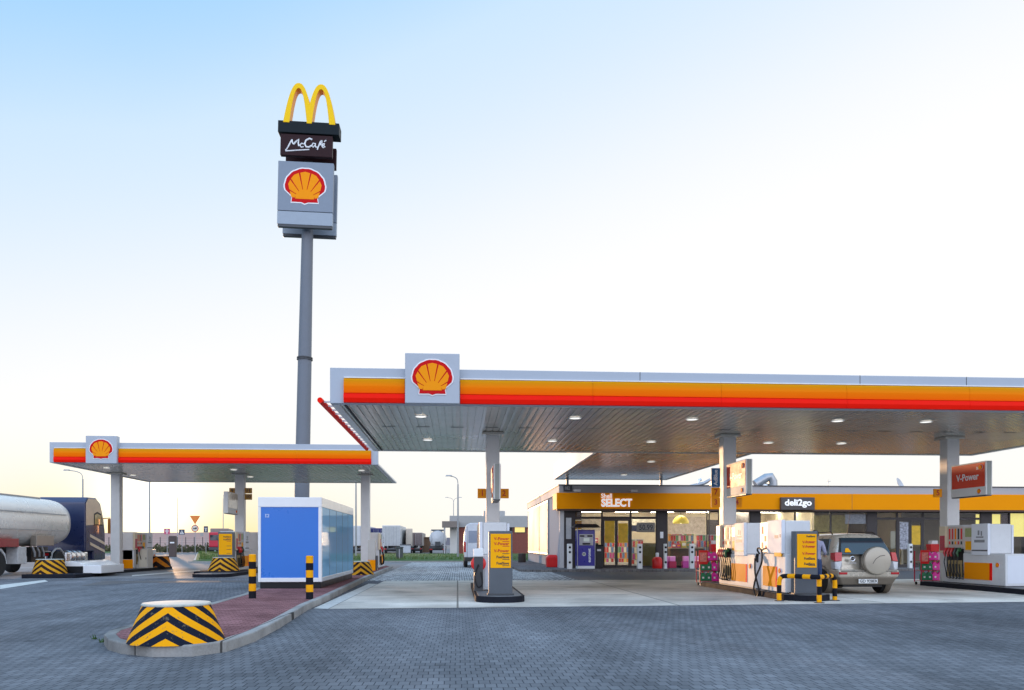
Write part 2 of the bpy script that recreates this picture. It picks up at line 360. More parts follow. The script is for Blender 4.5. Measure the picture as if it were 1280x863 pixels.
# weed by the kerb nose
# sidewalk round the shop
walk = [(3.1, 40.2), (3.4, 39.5), (4.1, 39.2), (48, 39.2), (48, 42.3), (5.42, 42.3), (5.42, 62.5), (3.1, 62.5)]
mbk = MB(); mbk.prism(walk, 'z', 0, .12); struct(mbk.build('sidewalk', m_walk, bevel=.015))
# rubber edged pump islands
def pump_island(cx, y0, y1, hw=.6, h=.16):
    pts = []
    for k in range(13):
        a = pi+pi*k/12
        pts.append((cx+hw*cos(a), y0+hw+hw*sin(a)))
    pts += [(cx+hw, y1), (cx-hw, y1)]
    inn = inset(pts, .07)
    mb = MB(); mb.prism(pts, 'z', 0, h-.01, 0); mb.prism(inn, 'z', h-.01, h, 1)
    return struct(mb.build('pump_island', [blacktop_pad, mat('island_top', (.16, .16, .165), .6, var=.2)], bevel=.012))
COLX = [1.1, 8.67, 16.1]
for cx in COLX: pump_island(cx-.08, 18.75, 25.75)
for cx in (-16.9, -10.8):
    pump_island(cx+(.15 if cx < -12 else .5), 33.7, 46.0, .8, .15)
# grass verges behind (raised a little)
def verge(name, poly, h, nb=9000, zk=.1):
    inn = inset(poly, .5); mb = MB(); n = len(poly)
    mb.prism(poly, 'z', 0, zk, 1)
    vs = [(p[0], p[1], zk+.004) for p in inset(poly, .16)]+[(p[0], p[1], zk+h) for p in inset(poly, 1.6)]
    fs = [(i, (i+1) % n, n+(i+1) % n, n+i) for i in range(n)]+[tuple(range(n, 2*n))]
    mb.add(vs, fs, 0, True)
    o = struct(mb.build(name, [m_grass, concrete]))
    xs = [p[0] for p in inn]; ys = [p[1] for p in inn]; g = MB()
    from mathutils.geometry import intersect_point_tri_2d
    def inside(x, y):
        c = False; j = n-1
        for i in range(n):
            if ((inn[i][1] > y) != (inn[j][1] > y)) and x < (inn[j][0]-inn[i][0])*(y-inn[i][1])/(inn[j][1]-inn[i][1])+inn[i][0]: c = not c
            j = i
        return c
    R = random.Random(3)
    while nb > 0:
        x, y = R.uniform(min(xs), max(xs)), min(ys)+(max(ys)-min(ys))*R.random()**1.6
        if not inside(x, y): continue
        nb -= 1; hh = R.uniform(.05, .16); a = R.uniform(0, pi); w = .03; dx, dy = cos(a)*w, sin(a)*w; z = zk+h*.55
        g.add([(x-dx, y-dy, z), (x+dx, y+dy, z), (x+R.uniform(-.06, .06), y+R.uniform(-.06, .06), z+h*.45+hh)], [(0, 1, 2)], R.randrange(3))
    gm = [mat('grass_blade_a', (.06, .13, .02), .8, var=0), mat('grass_blade_b', (.09, .16, .025), .8, var=0), mat('grass_blade_c', (.12, .14, .04), .8, var=0)]
    struct(g.build('grass', gm), 'stuff')
verge('grass_verge', [(-20, 61), (4.4, 61), (16, 63), (16, 90), (-20, 90)], .22)
verge('grass_verge', [G(242, 702), G(300, 704), G(470, 703.3), (-14, 62.5), (-14, 82), G(247, 691)], .2, 5000)
verge('grass_verge', [(-95, 118), (-58, 104), (-48, 118), (-48, 124), (-95, 128)], .15, 2500)
sheet('far_road', [(-120, 92), (-36, 92), (-36, 99), (-120, 99)], .006, mat('pale_road', (.30, .30, .31), .75, var=.15, vscale=.2))
# low hills on the horizon
def ridge(name, y, x0, x1, base, amp, seed, m):
    R = random.Random(seed); mb = MB(); n = 60; top = []
    ph = [R.uniform(0, 6) for _ in range(4)]
    for i in range(n+1):
        t = i/n; x = x0+(x1-x0)*t
        top.append((x, base+amp*(.5*sin(5*t+ph[0])+.3*sin(13*t+ph[1])+.2*sin(31*t+ph[2])+.12*R.uniform(-1, 1))))
    vs = [(x, y, -1) for x, z in top]+[(x, y+20, max(.5, z)) for x, z in top]+[(x, y+220, -1) for x, z in top]
    fs = []
    k = n+1
    for i in range(n): fs += [(i, i+1, k+i+1, k+i), (k+i, k+i+1, 2*k+i+1, 2*k+i)]
    mb.add(vs, fs, 0, True); return struct(mb.build(name, m))
ridge('hills', 900, -1100, 1100, 9, 5, 5, mat('far_woodland', (.16, .13, .14), .9, var=.2, vscale=.02))
# ================================================================== EMBLEM
def emblem(parent, loc, w, rot=FRONT, name='shell_emblem', base=True):
    """scallop emblem of outer half-width w: white rim, red shell, yellow ribs; local x right, y up, z out"""
    def outline(s, grow=0):
        p = []
        for k in range(25):
            a = radians(-14+208*k/24)
            rr = 1+.012*cos(14*a)
            p.append((cos(a)*rr, sin(a)*rr*.9))
        p += [(-.62, -.52), (-.66, -.80), (-.17, -.80), (0, -.87), (.17, -.80), (.66, -.80), (.62, -.52)]
        return [(q[0]*s*w, (q[1]*s+.0*grow)*w) for q in p]
    mb = MB()
    if base: mb.prism([(q[0], q[1]) for q in outline(1.07)], 'z', 0, .012, 0)
    mb.prism(outline(1.0), 'z', .012, .024, 1)
    f = (0, -.66); ribs = 7
    a0, a1 = radians(6), radians(174)
    # yellow fan: seven ribs that meet above the foot
    for k in range(ribs):
        b0 = a0+(a1-a0)*(k+.07)/ribs; b1 = a0+(a1-a0)*(k+.93)/ribs
        def edge(b):
            # point on the shrunk outline in direction b from f
            t = .1
            for _ in range(60):
                q = (f[0]+t*cos(b), f[1]+t*sin(b))
                if (q[0]/.79)**2+(q[1]/.70)**2 > 1 and q[1] > -.2 or t > 1.7: break
                if q[1] <= -.2 and abs(q[0]) > .76+.3*(q[1]+.2): break
                t += .03
            return t
        bm_ = (b0+b1)/2; r0, r1, rm = edge(b0), edge(b1), edge(bm_)*1.03
        def P(r, b): return ((f[0]+r*cos(b))*w, (f[1]+r*sin(b))*w)
        mb.prism([P(.5, b0), P(r0, b0), P(rm, bm_), P(r1, b1), P(.5, b1)], 'z', .024, .034, 2)
    mb.prism([(x*w, y*w) for x, y in [(.47, -.64), (.46, -.5), (.50, -.38)]]+[((f[0]+.50*cos(b))*w, (f[1]+.50*sin(b))*w) for b in [a0+(a1-a0)*k/10 for k in range(1, 10)]]+[(x*w, y*w) for x, y in [(-.50, -.38), (-.46, -.5), (-.47, -.64)]], 'z', .024, .033, 2)
    return mb.build(name, [wht, red_emb, yel_emb], parent, loc=loc, rot=rot)
# ================================================================== CANOPIES
soffit_m = mat('soffit_metal', (.64, .60, .53), .20, metal=.4, var=.10, vscale=.35)
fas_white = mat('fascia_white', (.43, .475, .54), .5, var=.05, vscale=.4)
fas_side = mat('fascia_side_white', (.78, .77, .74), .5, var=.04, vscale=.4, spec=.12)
def soffit(x0, x1, y0, y1, z, pitch=.2):
    mb = MB(); n = int((x1-x0)/pitch); p = (x1-x0)/n
    prof = []
    for i in range(n):
        x = x0+i*p
        prof += [(x, z+.022), (x+.02, z+.022), (x+.024, z), (x+p*.5, z-.004), (x+p-.004, z)]
    prof.append((x1, z+.022))
    vs = [(x, y0, zz) for x, zz in prof]+[(x, y1, zz) for x, zz in prof]; k = len(prof)
    mb.add(vs, [(i, i+1, k+i+1, k+i) for i in range(k-1)], 0, False)
    return mb
def downlight(parent, x, y, z):
    f = MB().lathe([(.17, -.03), (.19, -.012), (.16, -.028), (.15, -.02)], 18, (x, y, z), cap=False).build('downlight', white, parent)
    MB().lathe([(.15, -.024), (.15, -.018)], 18, (x, y, z), sm=False).build('lamp_disc', lamp_on, f)
    return f
def fascia_front(parent, segs, y, z, x0, x1, yaw=0):
    """white strip on top, gold to orange band, red band below, in panel lengths"""
    H = .86
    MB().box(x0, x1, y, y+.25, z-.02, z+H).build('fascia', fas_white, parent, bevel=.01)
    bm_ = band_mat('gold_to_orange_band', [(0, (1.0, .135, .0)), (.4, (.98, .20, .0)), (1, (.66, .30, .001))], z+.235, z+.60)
    for (a, b) in segs:
        m = MB(); prof = [(y-.003, z+.22), (y-.07, z+.235), (y-.085, z+.40), (y-.07, z+.56), (y-.003, z+.605)]
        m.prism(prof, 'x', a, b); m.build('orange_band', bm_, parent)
        m = MB(); prof = [(y-.003, z-.01), (y-.07, z+.0), (y-.105, z+.10), (y-.09, z+.213), (y-.003, z+.218)]
        m.prism(prof, 'x', a, b); m.build('red_band', red_b, parent)
        MB().box(a, b, y-.03, y-.003, z+.607, z+.635).build('trim', white, parent)
def logo_box(parent, xa, xb, y, z0, z1):
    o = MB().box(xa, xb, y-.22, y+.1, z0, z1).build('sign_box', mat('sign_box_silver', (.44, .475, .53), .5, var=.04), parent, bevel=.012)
    emblem(o, ((xa+xb)/2, y-.222, (z0+z1)/2+.01), (xb-xa)*.365)
# --- main canopy
YF = 20.05; ZS = 4.9
mc = thing('station_canopy', 'large flat forecourt canopy with orange and red fascia over the pumps', 'canopy', (8.5, 25, 0))
O = (8.5, 25, 0)
class PP:  # child builder in world coordinates
    pass
def W(mb, name, m, root, **k): return mb.build(name, m, root, off=tuple(root.location), **k)
x0, x1, y1 = -3.15, 20.3, 30.35
loc0 = Vector((8.5, 25, 0))
W(soffit(x0, x1, YF+.25, y1-.2, ZS), 'soffit', soffit_m, mc)
W(MB().box(x0+.2, x1-.2, YF+.25, y1-.2, ZS+.3, ZS+.75), 'roof', grey_lt, mc)
W(MB().box(x0, x1, y1-.2, y1, ZS-.02, ZS+.84), 'rear_fascia', fas_side, mc)
W(MB().box(x0, x0+.2, YF+.25, y1-.2, ZS-.02, ZS+.86), 'side_fascia', fas_side, mc)
W(MB().box(x1-.2, x1, YF+.25, y1-.2, ZS-.02, ZS+.86), 'side_fascia', fas_side, mc)
lx0, lx1 = X(507, YF), X(574.5, YF)
tmp = thing('tmp', 'x', 'x')
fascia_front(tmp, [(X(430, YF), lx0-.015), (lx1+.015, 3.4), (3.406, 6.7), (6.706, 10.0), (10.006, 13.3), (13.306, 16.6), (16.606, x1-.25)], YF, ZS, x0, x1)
logo_box(tmp, lx0, lx1, YF, ZS-.03, ZS+1.2)
def adopt(root):
    for ch in list(tmp.children):
        ch.parent = root
        l = root.location; ch.location = (ch.location.x-l.x, ch.location.y-l.y, ch.location.z-l.z)
adopt(mc)
# seams in the white strip
for sx in (X(1075, YF), X(1208, YF), X(800, YF)): W(MB().box(sx-.008, sx+.008, YF-.004, YF, ZS+.64, ZS+.86), 'seam', grey_dark, mc)
# red light bar on the left side
o = W(MB().tube([(x0-.24, YF-.02, ZS+.05), (x0-.24, y1-.1, ZS+.05)], .07, 10), 'red_light_bar', red_b, mc)
for i in range(17): W(MB().box(x0-.2, x0, YF+.2+i*.62, YF+.25+i*.62, ZS+.03, ZS+.07), 'bar_bracket', white, mc)
# service slots between the soffit sheets
for i in range(22): W(MB().box(x0+.9+i*1.02, x0+1.3+i*1.02, 24.0, 24.06, ZS-.012, ZS-.008), 'service_slot', grey_dark, mc)
W(MB().box(x0+.3, x0+.36, YF+.3, y1-.25, ZS-.02, ZS-.008), 'edge_gap', black, mc)
for yy, row in ((22.0, [-1.0, 3.25, 6.55, 10.75, 13.35, 17.3]), (26.95, [-1.0, 3.2, 6.6, 10.7, 13.3, 17.3])):
    for xx in row:
        if abs(xx-17.3) < .1 and yy < 23: continue
        downlight(tmp, xx, yy, ZS)
adopt(mc)
colm = mat('column_white', (.72, .71, .69), .42, var=.05, dirt=.1)
for cx in COLX:
    c_ = W(MB().box(cx-.21, cx+.21, 25.0, 25.42, .16, ZS+.02), 'column', colm, mc, bevel=.02)
    mm = MB().box(cx-.33, cx+.33, 24.9, 25.55, ZS-.09, ZS-.01); b_ = mm.build('column_collar', soffit_m, c_, off=tuple(mc.location), bevel=.01)
# link roof between canopy and shop
lx0_, lx1_, ly1 = 5.2, 11.4, 43.1
W(soffit(lx0_+.1, lx1_-.1, y1, ly1-.15, ZS, .26), 'link_soffit', soffit_m, mc)
W(MB().box(lx0_, lx0_+.1, y1, ly1, ZS-.02, ZS+.84), 'link_fascia', fas_side, mc)
W(MB().box(lx1_-.1, lx1_, y1, ly1, ZS-.02, ZS+.84), 'link_fascia', fas_side, mc)
W(MB().box(lx0_+.1, lx1_-.1, ly1-.15, ly1, ZS-.02, ZS+.84), 'link_fascia', fas_side, mc)
W(MB().box(lx0_+.1, lx1_-.1, y1, ly1-.15, ZS+.3, ZS+.6), 'link_roof', grey_lt, mc)
for u in (709, 826): W(MB().box(X(u, 42.8)-.07, X(u, 42.8)+.07, 42.7, 42.84, 4.56, ZS+.02), 'link_post', steel, mc)
downlight(tmp, X(814, 33.5), 33.5, ZS); downlight(tmp, X(780, 40), 40, ZS); adopt(mc)
# --- truck canopy
tc_ = thing('truck_canopy', 'smaller canopy with orange and red fascia over the truck pumps at left', 'canopy', (-10.5, 41, 0))
YL = 35.55; tx0, tx1, ty1 = -17.45, -3.5, 46.4
W(soffit(tx0, tx1, YL+.25, ty1-.2, ZS, .25), 'soffit', soffit_m, tc_)
W(MB().box(tx0+.2, tx1-2.6, YL+.25, ty1-.2, ZS+.3, ZS+.7), 'roof', grey_lt, tc_)
W(MB().box(tx0, tx1-2.6, ty1-.2, ty1, ZS-.02, ZS+.84).box(tx1-2.6, tx1, ty1-.2, ty1, ZS-.02, ZS+.06), 'rear_fascia', fas_side, tc_)
W(MB().box(tx0, tx0+.2, YL+.25, ty1-.2, ZS-.02, ZS+.86), 'side_fascia', fas_side, tc_)
W(MB().box(tx1-.2, tx1, YL+.25, ty1-.2, ZS-.02, ZS+.06), 'side_trim', fas_side, tc_)
tmp.location = (0, 0, 0)
la, lb = X(110, YL), X(148.5, YL)
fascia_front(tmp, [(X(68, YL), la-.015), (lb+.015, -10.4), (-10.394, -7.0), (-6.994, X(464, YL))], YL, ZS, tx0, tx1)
logo_box(tmp, la, lb, YL, ZS-.06, ZS+1.12)
for (u, v) in ((133, 584.5), (166.5, 594), (292, 587), (313, 596), (452, 588)):
    gx, gy = G(u, v, ZS); downlight(tmp, gx, gy, ZS)
adopt(tc_)
TCOL = [X(146, 40.9), X(300.5, 40.9), X(457, 40.9)]
for cx in TCOL:
    c_ = W(MB().box(cx-.22, cx+.22, 40.7, 41.1, .15, ZS+.02), 'column', colm, tc_, bevel=.02)
    MB().box(cx-.36, cx+.36, 40.55, 41.25, ZS-.07, ZS-.01).build('column_collar', soffit_m, c_, off=tuple(tc_.location), bevel=.01)
bpy.data.objects.remove(tmp)
# ================================================================== PYLON
YP = 52.0
pb = X(375.5, YP); py = thing('sign_pylon', 'tall grey pole sign with yellow arches, brown panel and shell emblem panel', 'pylon', (pb, YP, 0))
py.rotation_euler = (0, radians(1.2), 0)
def zz(v): return Z(380, v, YP-.9)
s = .05115                       # metres per photo pixel at the pylon
MB().lathe([(.49, 0), (.43, 13.24)], 32, cap=False).lathe([(.42, 13.24), (.33, zz(210))], 32, cap=False).build('pole', mat('pylon_steel', (.155, .17, .20), .5, metal=.0, var=.08, vscale=.7), py)
MB().lathe([(.50, 13.16), (.50, 13.22)], 28).lathe([(.50, 13.27), (.50, 13.33)], 28).build('flange', grey_dark, py)
m_pyp = mat('pylon_panel', (.22, .26, .32), .5, var=.05)
m_pyp2 = mat('pylon_panel_low', (.33, .38, .44), .5, var=.05)
for k, (yy, nm) in enumerate(((-.95, 'emblem_panel'), (.62, 'rear_panel'))):
    z0, z1 = zz(281.5), zz(203); hw = 33.5*s
    p_ = MB().box(-hw, hw, yy, yy+.32, zz(265)+.02, z1, 0).box(-hw, hw, yy, yy+.32, z0, zz(265)-.02, 1).box(-hw+.03, hw-.03, yy+.03, yy+.3, z0-.16, z0, 2).box(-hw+.02, hw-.02, yy+.04, yy+.3, zz(265)-.02, zz(265)+.02, 2).build('emblem_panel', [m_pyp, m_pyp2, grey_dark], py, bevel=.015)
    if k == 0: emblem(p_, (-.03, yy-.002, zz(233.8)), 1.24)
    c0, c1 = zz(195.5), zz(169)
    q_ = MB().box(-31.5*s, 31.5*s, yy, yy+.3, c0, c1).build('brown_panel', maroon, py, bevel=.02)
    if k == 0:
        def stroke(pts, w): return [((px-248)*.0131, yy-.012, zz(182.5)-(pz-362)*.0131) for px, pz in pts], w*.0131
        st = MB()
        for pts, w in [([(163,372),(172,352),(180,338)], 5), ([(180,338),(182,352),(188,360)], 5), ([(188,360),(200,345),(212,335),(210,352),(213,368)], 5.5),
                       ([(236,356),(226,353),(218,362),(224,372),(236,369)], 4.5), ([(275,333),(262,328),(246,338),(240,354),(246,368),(260,370),(276,360)], 6),
                       ([(290,352),(280,350),(274,360),(280,369),(289,360),(291,350),(290,362),(294,369),(300,366)], 4.5), ([(300,380),(306,362),(314,340),(322,334),(322,342),(314,352),(306,360),(320,352)], 4.5),
                       ([(322,362),(332,356),(334,349),(326,350),(321,360),(327,369),(338,362)], 4.5), ([(332,340),(342,332)], 4), ([(150,394),(200,388),(262,381)], 4), ([(163,372),(156,384),(150,390)], 4)]:
            P, w_ = stroke(pts, w); st.tube(P, w_*.7, 6)
        st.build('script_lettering', wht, q_)
b0, b1 = zz(167.5), zz(153)
MB().box(-37*s+.12, 37*s+.12, -1.0, -.05, b0, b1).build('arch_box', navy_box, py, bevel=.02)
MB().box(-.25, .25, -.25, .3, c1-.02, b0+.02).box(-.25, .25, -.25, .3, z1-.02, c0+.02).build('bracket', grey_dark, py)
def arch_poly():
    k = .01306; q = 2.35; N = 18
    o = lambda sg: [(sg*(-53)+71*t*1.0, 192*(1-abs(t)**q)) for t in []]
    P = []
    for i in range(N+1):
        t = -1+(53/71+1)*i/N; P.append((-53+71*t, 192*(1-abs(t)**q)))
    for i in range(1, N+1):
        t = -53/71+(1+53/71)*i/N; P.append((53+71*t, 192*(1-abs(t)**q)))
    for i in range(N+1):
        t = 1-2*i/N; P.append((53+41*t, 167*(1-abs(t)**q)))
    for i in range(N+1):
        t = 1-2*i/N; P.append((-53+41*t, 167*(1-abs(t)**q)))
    return [(x*k, z*k) for x, z in P]
ap = [(x+.16, z+b1-.12) for x, z in arch_poly()]
mb = MB(); mb.prism(ap, 'y', -1.03, -.38, 0, 1)
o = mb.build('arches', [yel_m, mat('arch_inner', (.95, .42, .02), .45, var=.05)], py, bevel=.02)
# ================================================================== KIOSK
kx0, kx1, ky0, ky1 = -5.62, -3.84, 23.0, 29.9
kk = thing('kiosk', 'white framed kiosk with blue front panel and tinted glass side on the brick island', 'kiosk', ((kx0+kx1)/2, 23, .138)); kl = kk.location
hx = (kx1-kx0)/2; D = ky1-ky0
zb, zt = .18, 2.5
MB().box(-hx+.05, hx-.04, .04, D-.05, 0, zb).build('plinth', black_g, kk, bevel=.01)
MB().box(-hx, hx, 0, D, zt-.20, zt+.08).build('roof_band', white_gloss, kk, bevel=.015)
MB().box(-hx, -hx+.08, 0, D, zb, zt-.2).box(hx-.10, hx, 0, .10, zb, zt-.2).box(hx-.07, hx, D-.08, D, zb, zt-.2).box(hx-.05, hx, .10, D-.08, zb, zb+.13).box(-hx+.08, hx-.10, 0, .1, zb, zb+.12).box(-hx+.08, hx, D-.08, D-.003, zb, zt-.2).build('frame', white_gloss, kk, bevel=.012)
m_bp = mat('kiosk_blue', (.025, .175, .61), .3, var=.03, vscale=.6)
f = MB().box(-hx+.08, hx-.10, .02, .06, zb+.12, zt-.2).build('blue_panel', m_bp, kk)
mb = MB()
for i in range(3):
    for j in range(3):
        if (i, j) != (1, 1): mb.box(-hx+.20+i*.04, -hx+.228+i*.04, .012, .02, zt-.42-j*.035, zt-.397-j*.035)
mb.build('panel_mark', mat('pale_mark', (.6, .7, .85), .5, var=0), f)
m_kg, nt, b = new_mat('kiosk_tinted_glass'); b.inputs['Base Color'].default_value = (.28, .60, .90, 1); b.inputs['Roughness'].default_value = .6; b.inputs['Specular IOR Level'].default_value = 0
g_ = nt.nodes.new('ShaderNodeBsdfGlossy'); g_.inputs['Roughness'].default_value = .03; g_.inputs['Color'].default_value = (.75, .88, 1, 1); mxs = nt.nodes.new('ShaderNodeMixShader'); mxs.inputs[0].default_value = .24
nt.links.new(b.outputs[0], mxs.inputs[1]); nt.links.new(g_.outputs[0], mxs.inputs[2]); nt.links.new(mxs.outputs[0], nt.nodes['Material Output'].inputs[0])
g = MB().box(hx-.05, hx-.012, .10, D-.08, zb+.13, zt-.2).build('glass_side', m_kg, kk)
mb = MB()
for i in range(1, 5): mb.box(hx-.012, hx-.006, .1+i*(D-.18)/5-.008, .1+i*(D-.18)/5+.008, zb+.13, zt-.2)
mb.build('glass_joint', mat('joint_grey', (.2, .28, .36), .4, var=0), g)
MB().box(-hx+.3, -.1, 1.0, 1.6, zt+.08, zt+.1).build('roof_plate', steel, kk)
# ================================================================== HAZARD BLOCKS
m_ch = chevron_mat('hazard_chevrons', (.95, .40, .004), (.010, .014, .028), .205, .62, .52, .02, 1)
m_ch_far = chevron_mat('hazard_chevrons_brown', (.70, .33, .02), (.035, .018, .014), .24, .75, .52, .3, 1)
m_cap = mat('block_cap', (.50, .50, .44), .7, var=.2, vscale=8, dirt=.4)
def block(loc, label, m, r0=.595, r1=.41, h=.5, rz=0, group='concrete hazard blocks'):
    t = thing('hazard_block', label, 'barrier', loc, rz, group)
    MB().lathe([(r0, 0), (r0-.005, .02), (r1+.004, h-.03), (r1, h-.02)], 56, cap=False).build('cone_body', m, t)
    MB().lathe([(r1+.012, h-.03), (r1+.014, h-.015), (r1, h), (0.02, h+.004)], 40, sm=False).build('cap', m_cap, t)
    return t
gx, gy = G(220, 808, .14)
block((gx-.19, gy+.58, .138), 'large hazard block with black and yellow chevrons on the nose of the brick island', m_ch, rz=.10)
def pad(x0, x1, y0, y1, z0, z1, label):
    o = MB().box(x0, x1, y0, y1, z0, z1).build('base_pad', blacktop_pad, bevel=.03); return tag(o, label, 'pad', 'black pads under hazard blocks')
gx, gy = G(62, 720, .1)
pad(G(21, 724)[0], G(87, 724)[0], gy-.3, gy+1.6, .004, .17, 'long black pad under the leftmost hazard block by the tanker')
block((gx-.33, gy+.7, .17), 'chevron hazard block on a black pad beside the tanker', m_ch_far, .66, .5, .6, rz=-.1)
gx2, gy2 = G(274, 717, .1)
pad(G(244, 720)[0], G(297, 720)[0], gy2-.3, gy2+1.6, .004, .2, 'black pad under the hazard block left of the kiosk')
block((gx2, gy2+.7, .2), 'chevron hazard block below a yellow price panel left of the kiosk', m_ch_far, .68, .46, .6, rz=.0)
block((X(449, 33.2), 33.2, .138), 'hazard block with chevrons behind the kiosk at the canopy column', m_ch_far, .6, .42, .55, rz=.25)
block((X(203, 45.0), 44.6, .15), 'orange and black hazard block at the far end of the left island', chevron_mat('hazard_orange', (.72, .24, .02), (.025, .018, .018), .5, .75, .52, .35, 1), .58, .46, .6)
# ================================================================== STRIPED POSTS
def post(loc, label, h=1.0):
    t = thing('striped_post', label, 'bollard', loc, 0, 'striped posts in front of the kiosk')
    n = 6
    for i in range(n):
        z0, z1 = h*i/n, h*(i+1)/n; m = stripe_k if i % 2 == 0 else yellow
        MB().lathe([(.083, z0), (.083, z1)] if i < n-1 else [(.083, z0), (.083, z1-.015), (.068, z1)], 20, cap=(i == n-1)).build('stripe', m, t)
    return t
gx, gy = G(315.5, 748, .14); post((gx, gy, .138), 'black and yellow post at the left front corner of the kiosk', 1.02)
gx, gy = G(387, 749, .14); post((gx, gy, .138), 'black and yellow post at the right front corner of the kiosk', .99)
# ================================================================== PRICE TOTEMS
def totem(loc, label, lines, group='grey price totems with yellow panels'):
    t = thing('price_totem', label, 'totem', loc, 0, group)
    MB().box(-.295, .275, -.13, .13, 0, 1.55).build('body', grey_totem, t, bevel=.02)
    MB().box(-.33, .31, -.16, .16, 0, .05).build('foot', grey_dark, t, bevel=.01)
    p = MB().box(-.255, .235, -.142, -.131, .66, 1.48).build('price_panel', yellow_p, t, bevel=.005)
    for s_, z_, m_, sz in lines: text(s_, sz*.88, m_, p, (.19, -.145, z_), FRONT, .002, 'RIGHT', .002, 'price_line')
    for z_ in (1.36, 1.25, 1.07, .93, .78): MB().box(.03, .2, -.1445, -.143, z_-.075, z_-.06).build('small_print', ink_red if z_ > 1.1 else ink, p)
    return t
LA = [('V-Power', 1.36, ink_red, .115), ('V-Power', 1.24, ink_red, .115), ('V-Power', 1.07, ink_red, .115), ('FuelSave', .92, ink, .10), ('FuelSave', .77, ink, .10)]
LB = [('FuelSave', 1.42, ink, .07), ('V-Power', 1.28, ink_red, .10), ('V-Power', 1.17, ink_red, .10), ('V-Power', 1.0, ink_red, .10), ('FuelSave', .88, ink, .09), ('FuelSave', .75, ink, .09)]
ta = totem((X(626, 19.35), 19.35, .16), 'grey totem with red and black lines on yellow, alone on the nearest left pump island', LA)
tb = totem((X(1006, 19.1), 19.1, .16), 'grey totem with yellow panel behind the striped rail', LB)
t_ = totem((X(283.5, 37.1), 37.1, .15), 'grey totem with yellow panel above the hazard block at the truck pumps', [('FuelSave', 1.36, ink, .09), ('FuelSave', 1.25, ink, .09)])
t_.scale = (1.2, 1.2, 1.15)
# ================================================================== FUEL PUMPS
m_warm = mat('pump_side_white', (.62, .55, .50), .45, var=.04, spec=.1)
m_ad = mat('pump_poster_white', (.72, .74, .79), .45, var=.03, spec=.12)
m_pumpw = mat('pump_white', (.68, .68, .685), .45, var=.04, dirt=.12, spec=.12)
NOZ = [(.02, .10, .03), (.03, .03, .03), (.5, .02, .02), (.55, .03, .03), (.6, .02, .03)]
def pump(loc, label, rz=0, group='fuel pumps on the islands'):
    """nozzle side faces -X, near end at -Y; long cabinet low, display head over the far part"""
    t = thing('fuel_pump', label, 'fuel pump', loc, rz, group)
    MB().box(-.36, .36, -1.5, 1.5, .02, .95).build('cabinet', m_pumpw, t, bevel=.02)
    MB().box(-.34, .34, -1.48, 1.5, 0, .06).build('skirt', grey_dark, t)
    h = MB().box(-.33, .33, -.80, 1.48, .95, 1.83).build('display_head', m_pumpw, t, bevel=.03)
    MB().box(-.372, -.361, -.82, .36, .16, .67, 0).box(-.373, -.361, -.93, -.82, .16, .67, 1).build('orange_panel', [orange_b, red_b], t)
    emblem(t, (-.361, -1.18, .62), .075, LEFT)
    a_ = MB().box(-.42, -.335, -.82, -.06, .90, 1.84).build('poster', m_ad, t, bevel=.008)
    MB().box(-.423, -.42, -.62, -.28, 1.42, 1.46).box(-.423, -.42, -.56, -.50, 1.48, 1.62).box(-.423, -.42, -.44, -.36, 1.5, 1.64).box(-.423, -.42, -.68, -.20, 1.28, 1.36).build('poster_print', mat('print_grey', (.25, .26, .28), .5, var=.3, vscale=30), a_)
    MB().box(-.424, -.42, -.80, -.08, 1.02, 1.06).build('poster_strip', grey_dark, a_)
    d_ = MB().box(-.35, -.332, -.03, .40, 1.0, 1.76).build('display', m_warm, t)
    MB().box(-.356, -.35, .0, .34, 1.45, 1.72).build('screen', mat('lcd_green', (.30, .33, .12), .3, var=.05), d_)
    MB().box(-.356, -.35, .05, .33, 1.05, 1.32).build('notice', yellow_p, d_)
    n_ = MB().box(-.352, -.332, .44, 1.2, 1.1, 1.78).build('grade_panel', m_warm, t)
    for i in range(5):
        y = .52+i*.15
        MB().box(-.358, -.352, y-.04, y+.04, 1.38, 1.72, 0).box(-.36, -.352, y-.035, y+.035, 1.22, 1.32, 1).build('grade_label', [[red, ink, orange, red, red][i], [ink, red, yellow, ink, red][i]], n_)
    MB().box(-.43, -.335, 1.22, 1.56, .95, 1.80).build('side_poster', mat('cream_poster', (.72, .60, .42), .35, var=.1), t, bevel=.01)
    MB().box(-.434, -.43, 1.26, 1.52, 1.02, 1.5).build('red_notice', mat('red_notice', (.5, .03, .06), .4, var=.3, vscale=12), t)
    MB().box(-.375, -.34, .42, 1.24, .2, 1.08).build('hose_recess', black_g, t)
    MB().box(-.3765, -.375, .45, 1.21, .2, .72).build('scuff_panel', mat('scuff_tan', (.42, .30, .12), .5, var=.15), t)
    for i in range(5):
        y = .50+i*.165; c = mat('nozzle_%d' % i, NOZ[i], .35, var=.1)
        nz = MB().tube([(-.40, y, 1.10), (-.46, y+.02, 1.04), (-.50, y+.02, .95), (-.48, y, .84)], [.03, .045, .04, .025], 8).box(-.47, -.40, y-.035, y+.035, 1.0, 1.12).build('nozzle', c, t)
        MB().tube([(-.48, y, .86), (-.52, y-.01, .66), (-.54, y-.05-.02*i, .40), (-.50, y-.12, .19), (-.42, y-.16, .14), (-.39, y-.13, .3), (-.385, y-.08, .6)], .017, 7).build('hose', black_g, nz)
    # the other face, plainer
    MB().box(.361, .372, -.82, .36, .16, .67, 0).box(.361, .373, -.93, -.82, .16, .67, 1).build('orange_panel', [orange_b, red_b], t)
    MB().box(.335, .40, -.8, -.05, .9, 1.8).build('poster', m_ad, t, bevel=.008)
    MB().box(-.30, .30, -1.506, -1.5, .1, .9).build('end_door', m_ad, t)
    return t
pumpC = pump((16.05, 23.45, .16), 'long white fuel pump with five nozzles and orange panel at the right edge')
